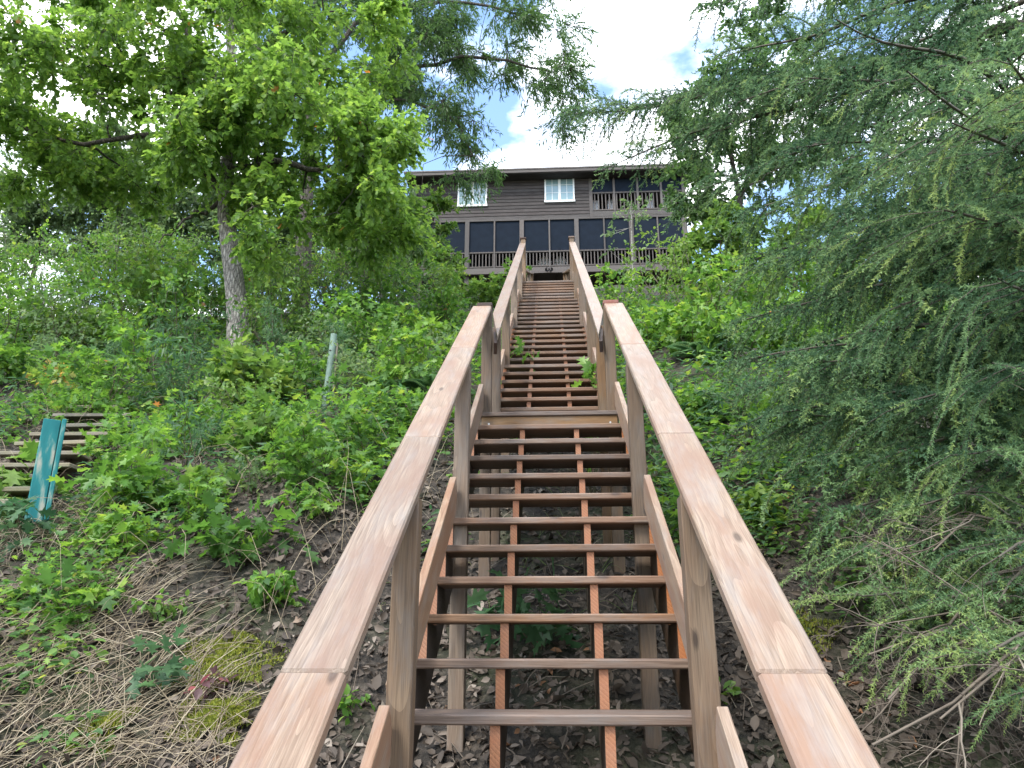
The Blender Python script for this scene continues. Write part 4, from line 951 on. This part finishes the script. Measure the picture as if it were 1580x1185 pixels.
def tealbox(name, size, off, mt):
    me = box_mesh(*size, bev=.006, key=name); o = link(name, me, tl, M[mt], q @ Vector(off)); o.rotation_mode = 'QUATERNION'; o.rotation_quaternion = q; return o
qx = q @ Vector((1, 0, 0))
sidev = Vector((1, 0, 0)); lx_ = q.inverted() @ sidev
wx = abs(lx_.x) > abs(lx_.y)
dims = lambda w, d, l: (w, d, l) if wx else (d, w, l)
pos = lambda x, y, z: (x * math.copysign(1, lx_.x), y, z) if wx else (y, x * math.copysign(1, lx_.y), z)
tealbox('face_board', dims(.135, .035, Lt), pos(-.005, 0, Lt / 2), 'teal'); tealbox('edge_board', dims(.035, .10, Lt * .985), pos(.084, .03, Lt / 2), 'teal'); tealbox('edge_strip', dims(.03, .02, Lt * .97), pos(.055, -.029, Lt / 2), 'old')

# ------------------------------------------------------------------ forest floor
def field(n, y0, y1, k=.78, pw=1.0):
    u = RNG.random(n); Y = y0 * (y1 / y0) ** (u ** pw); X = RNG.uniform(-k, k * .95, n) * (Y + 1.2); return X, Y
X, Y = field(52000, 1.9, 10); Z = ground(X, Y) + RNG.uniform(0, .03, len(X))
lit = Acc(); D = RNG.normal(0, 1, (len(X), 3)); D[:, 2] *= .25; D[:, 2] += D[:, 1] * .6; N = RNG.normal(0, .65, D.shape) + [0, -.45, 1]
big = np.clip(RNG.normal(.056, .026, len(X)), .02, .14)
cl_ = np.clip(RNG.beta(2, 2.6, len(X)) + (vnoise(X * 1.2, Y * 1.2, 8) - .5) * .5, 0, 1); PP = np.stack([X, Y, Z], 1)
for q, (T, wd) in enumerate(((DRY, 1.0), (DRY2, 1.0), (DRY, .6), (OV4, 1.2))):
    k_ = slice(q, None, 4); scatter(lit, T, PP[k_], D[k_], N[k_], big[k_], cl_[k_], wd)
o = lit.build('leaf_litter', M['litter']); tag(o, 'brown dead leaves covering the slope', 'leaf litter', kind='stuff')
# twigs on the ground
tw = Acc(); X, Y = field(900, 2, 11)
for x, y in zip(X, Y):
    an = RNG.uniform(0, 3.14); L = RNG.uniform(.1, .45); p = np.array([x, y]); e = p + np.array([math.cos(an), math.sin(an)]) * L; m_ = (p + e) / 2 + RNG.normal(0, .02, 2)
    P = np.array([(*p, gz(*p) + .02), (*m_, gz(*m_) + .045), (*e, gz(*e) + .02)]); tw.tube(P, [.004, .004, .002], 3, RNG.random())
o = tw.build('fallen_twigs', M['deadtwig']); tag(o, 'thin fallen twigs strewn over the slope', 'twigs', kind='stuff')
# low leafy cover
def cover(n, y0, y1, T, sz, dens, name, m, label, hts=(.02, .16), tone=.0, k=.78):
    X, Y = field(n, y0, y1, k); c = vnoise(X * .9, Y * .9, 5) * .65 + vnoise(X * 2.7, Y * 2.7, 6) * .35; keep = dens(X, Y) > (1 - c) * 1.0 + .0
    sa, sb = np.array(ends[-1][0] + ends[-1][1])[:2] / 2, np.array(ends[0][0] + ends[0][1])[:2] / 2; ab = sb - sa
    tt = np.clip(((X - sa[0]) * ab[0] + (Y - sa[1]) * ab[1]) / (ab @ ab), -.3, 1.05); keep &= np.hypot(X - sa[0] - tt * ab[0], Y - sa[1] - tt * ab[1]) > .62
    X, Y = X[keep], Y[keep]; g = ground(X, Y); ac = Acc(); nl = 6
    h = RNG.uniform(*hts, (len(X), nl)) * (.7 + .04 * Y)[:, None]; an = RNG.uniform(0, 6.283, (len(X), nl)); r = RNG.uniform(.01, .09, (len(X), nl)) * (1 + .03 * Y)[:, None]
    P = np.stack([X[:, None] + np.cos(an) * r, Y[:, None] + np.sin(an) * r, g[:, None] + h], -1).reshape(-1, 3)
    D = np.stack([np.cos(an), np.sin(an), RNG.normal(-.1, .35, an.shape)], -1).reshape(-1, 3); N = RNG.normal(0, .4, D.shape) + [0, -.2, 1]
    scatter(ac, T, P, D, N, (sz * RNG.uniform(.5, 1.3, an.shape) * (.8 + .02 * Y)[:, None]).ravel(), np.clip(RNG.normal(.42 + tone, .2, an.shape) + RNG.normal(0, .18, (len(X), 1)), 0, .945).ravel())
    o = ac.build(name, m); tag(o, label, 'ground cover', kind='stuff'); return o
def dl(X, Y): return np.where(np.abs(X) < .8, .14, np.clip(.34 + .045 * (Y - 4), .26, .8) + np.where(X > 0, -.05, .06))
cover(11000, 3.0, 20, OV4, .075, dl, 'ground_cover', M['cover_leaf'], 'low green round-leaved plants covering the slope')
cover(3600, 3.2, 7, OAK, .085, lambda X, Y: dl(X, Y) - .06, 'oak_seedling_cover', M['shrub_leaf'], 'low oak seedlings on the near slope', (.05, .3), .05)
cover(4200, 7, 20, OAKF, .13, dl, 'oak_seedling_cover', M['shrub_leaf'], 'low oak seedlings all over the upper slope', (.05, .35), .05)
cover(3800, 6, 22, LANCE, .16, dl, 'weed_cover', M['blue_leaf'], 'bluish narrow-leaved weeds among the undergrowth', (.05, .45))
# grass and dry stalks
def blades(name, m, XY, L, r, lab, cat, az=None, rise=.3, tone=.5):
    ac = Acc()
    for (x, y) in XY:
        a_ = RNG.uniform(0, 6.283) if az is None else RNG.normal(*az); l = L * RNG.uniform(.4, 1.2); t = np.linspace(0, 1, 5); ri = rise * RNG.uniform(.2, 1.3)
        px_ = x + math.cos(a_) * l * t; py_ = y + math.sin(a_) * l * t; P = np.stack([px_ + RNG.normal(0, .006, 5), py_ + RNG.normal(0, .006, 5), ground(px_, py_) + .01 + ri * l * t * (1.25 - t) + RNG.uniform(0, .06)], 1)
        ac.tube(P, np.linspace(r, r * .4, 5) * RNG.uniform(.5, 1.3), 3, np.clip(RNG.normal(tone, .25), 0, 1))
    o = ac.build(name, m); tag(o, lab, cat, kind='stuff')
XY = []
while len(XY) < 650:
    px, py = RNG.uniform(-60, 350), RNG.uniform(915, 1230)
    if px > 330 - (1100 - py) * .5 and py < 1100: continue
    p = hit(px, py); XY.append((p[0], p[1]))
blades('dry_stalks', M['straw'], XY, .5, .0032, 'pale dry grass stalks lying in the lower left corner', 'dry grass', az=(.75, 1.0), rise=.38)
XY = [tuple(hit(RNG.uniform(1330, 1600), RNG.uniform(1040, 1200))[:2]) for i in range(130)]
blades('dead_twig_mat', M['deadtwig'], XY, .45, .003, 'mat of thin dead brown twigs in the lower right corner', 'twigs', rise=.5)
X, Y = field(3600, 2.6, 10); k_ = vnoise(X * .8, Y * .8, 11) > .53
blades('grass', M['grass'], list(zip(X[k_], Y[k_])), .22, .0026, 'thin green grass blades among the dead leaves', 'grass', rise=.9)
X, Y = field(900, 5, 13); k_ = X < -.9
blades('dry_weed_stalks', M['straw'], list(zip(X[k_], Y[k_])), .6, .0028, 'thin dry weed stalks standing in the left undergrowth', 'dry grass', rise=1.8, tone=.45)
XY = [(hit(60, 830)[0] + RNG.normal(0, .35), hit(60, 830)[1] + RNG.normal(0, .25)) for i in range(320)]
blades('bleached_grass', M['straw'], XY, .42, .0028, 'bleached grass tuft below the teal board', 'dry grass', rise=1.0, tone=.7)
# moss cushions
for px, py, rx, n, lab in ((340, 1035, .20, 5200, 'yellow-green moss cushion above the red-leaved sprig'), (335, 1120, .17, 4200, 'yellow-green moss cushion below the red-leaved sprig'), (160, 1140, .12, 1800, 'small moss patch among the dry stalks'), (1225, 985, .16, 2600, 'olive moss patch under the spruce beside the right handrail')):
    p = hit(px, py); ac = Acc(); u = norm(RNG.normal(0, 1, (n, 3))); u[:, 2] = np.abs(u[:, 2]); rad_ = rx * 1.5 * RNG.random(n) ** .6 * (.35 + 1.1 * vnoise(norm(u[:, :2])[:, 0] * 2.2 + px, norm(u[:, :2])[:, 1] * 2.2 + py, 4)); x = p[0] + norm(u[:, :2])[:, 0] * rad_; y = p[1] + norm(u[:, :2])[:, 1] * rad_ * .8
    z = ground(x, y) + .02 + .05 * np.clip(1 - (rad_ / rx) ** 2, 0, 1) * (.4 + vnoise(x * 14, y * 14, 9)); D = RNG.normal(0, .5, (n, 3)) + [0, -.2, 1]
    scatter(ac, LANCE, np.stack([x, y, z], 1), D, RNG.normal(0, 1, (n, 3)), RNG.uniform(.012, .03, n), RNG.random(n), 1.8)
    o = ac.build('moss', M['moss']); tag(o, lab, 'moss', kind='stuff')

# pale plastic tree shelter on the slope
p = at(511, 540, 10.3); tz = gz(p[0], p[1]); tb_ = thing('tree_shelter', (p[0], p[1], tz), 'pale green plastic tree shelter tube on the slope right of the oak', 'tube')
top = Vector(at(509, 516, p[1])); hgt = max(.5, top.z - tz)
bm = bmesh.new(); bmesh.ops.create_cone(bm, cap_ends=False, segments=20, radius1=.05, radius2=.045, depth=hgt + .05)
me = bpy.data.meshes.new('tube'); bm.to_mesh(me); bm.free()
o = link('tube', me, tb_, M['shelter'], (.0, 0, hgt / 2 - .025), (0, rad(2.5), 0)); md = o.modifiers.new('wall', 'SOLIDIFY'); md.thickness = .004
for zz in (.3, .75): board('tie', tb_, M['cap_dark'], (.0, -.05, hgt * zz), (.03, .02, .012))
board('stake', tb_, M['old'], (.075, .02, hgt * .4), (.028, hgt * .95, .028), (rad(90), 0, 0))
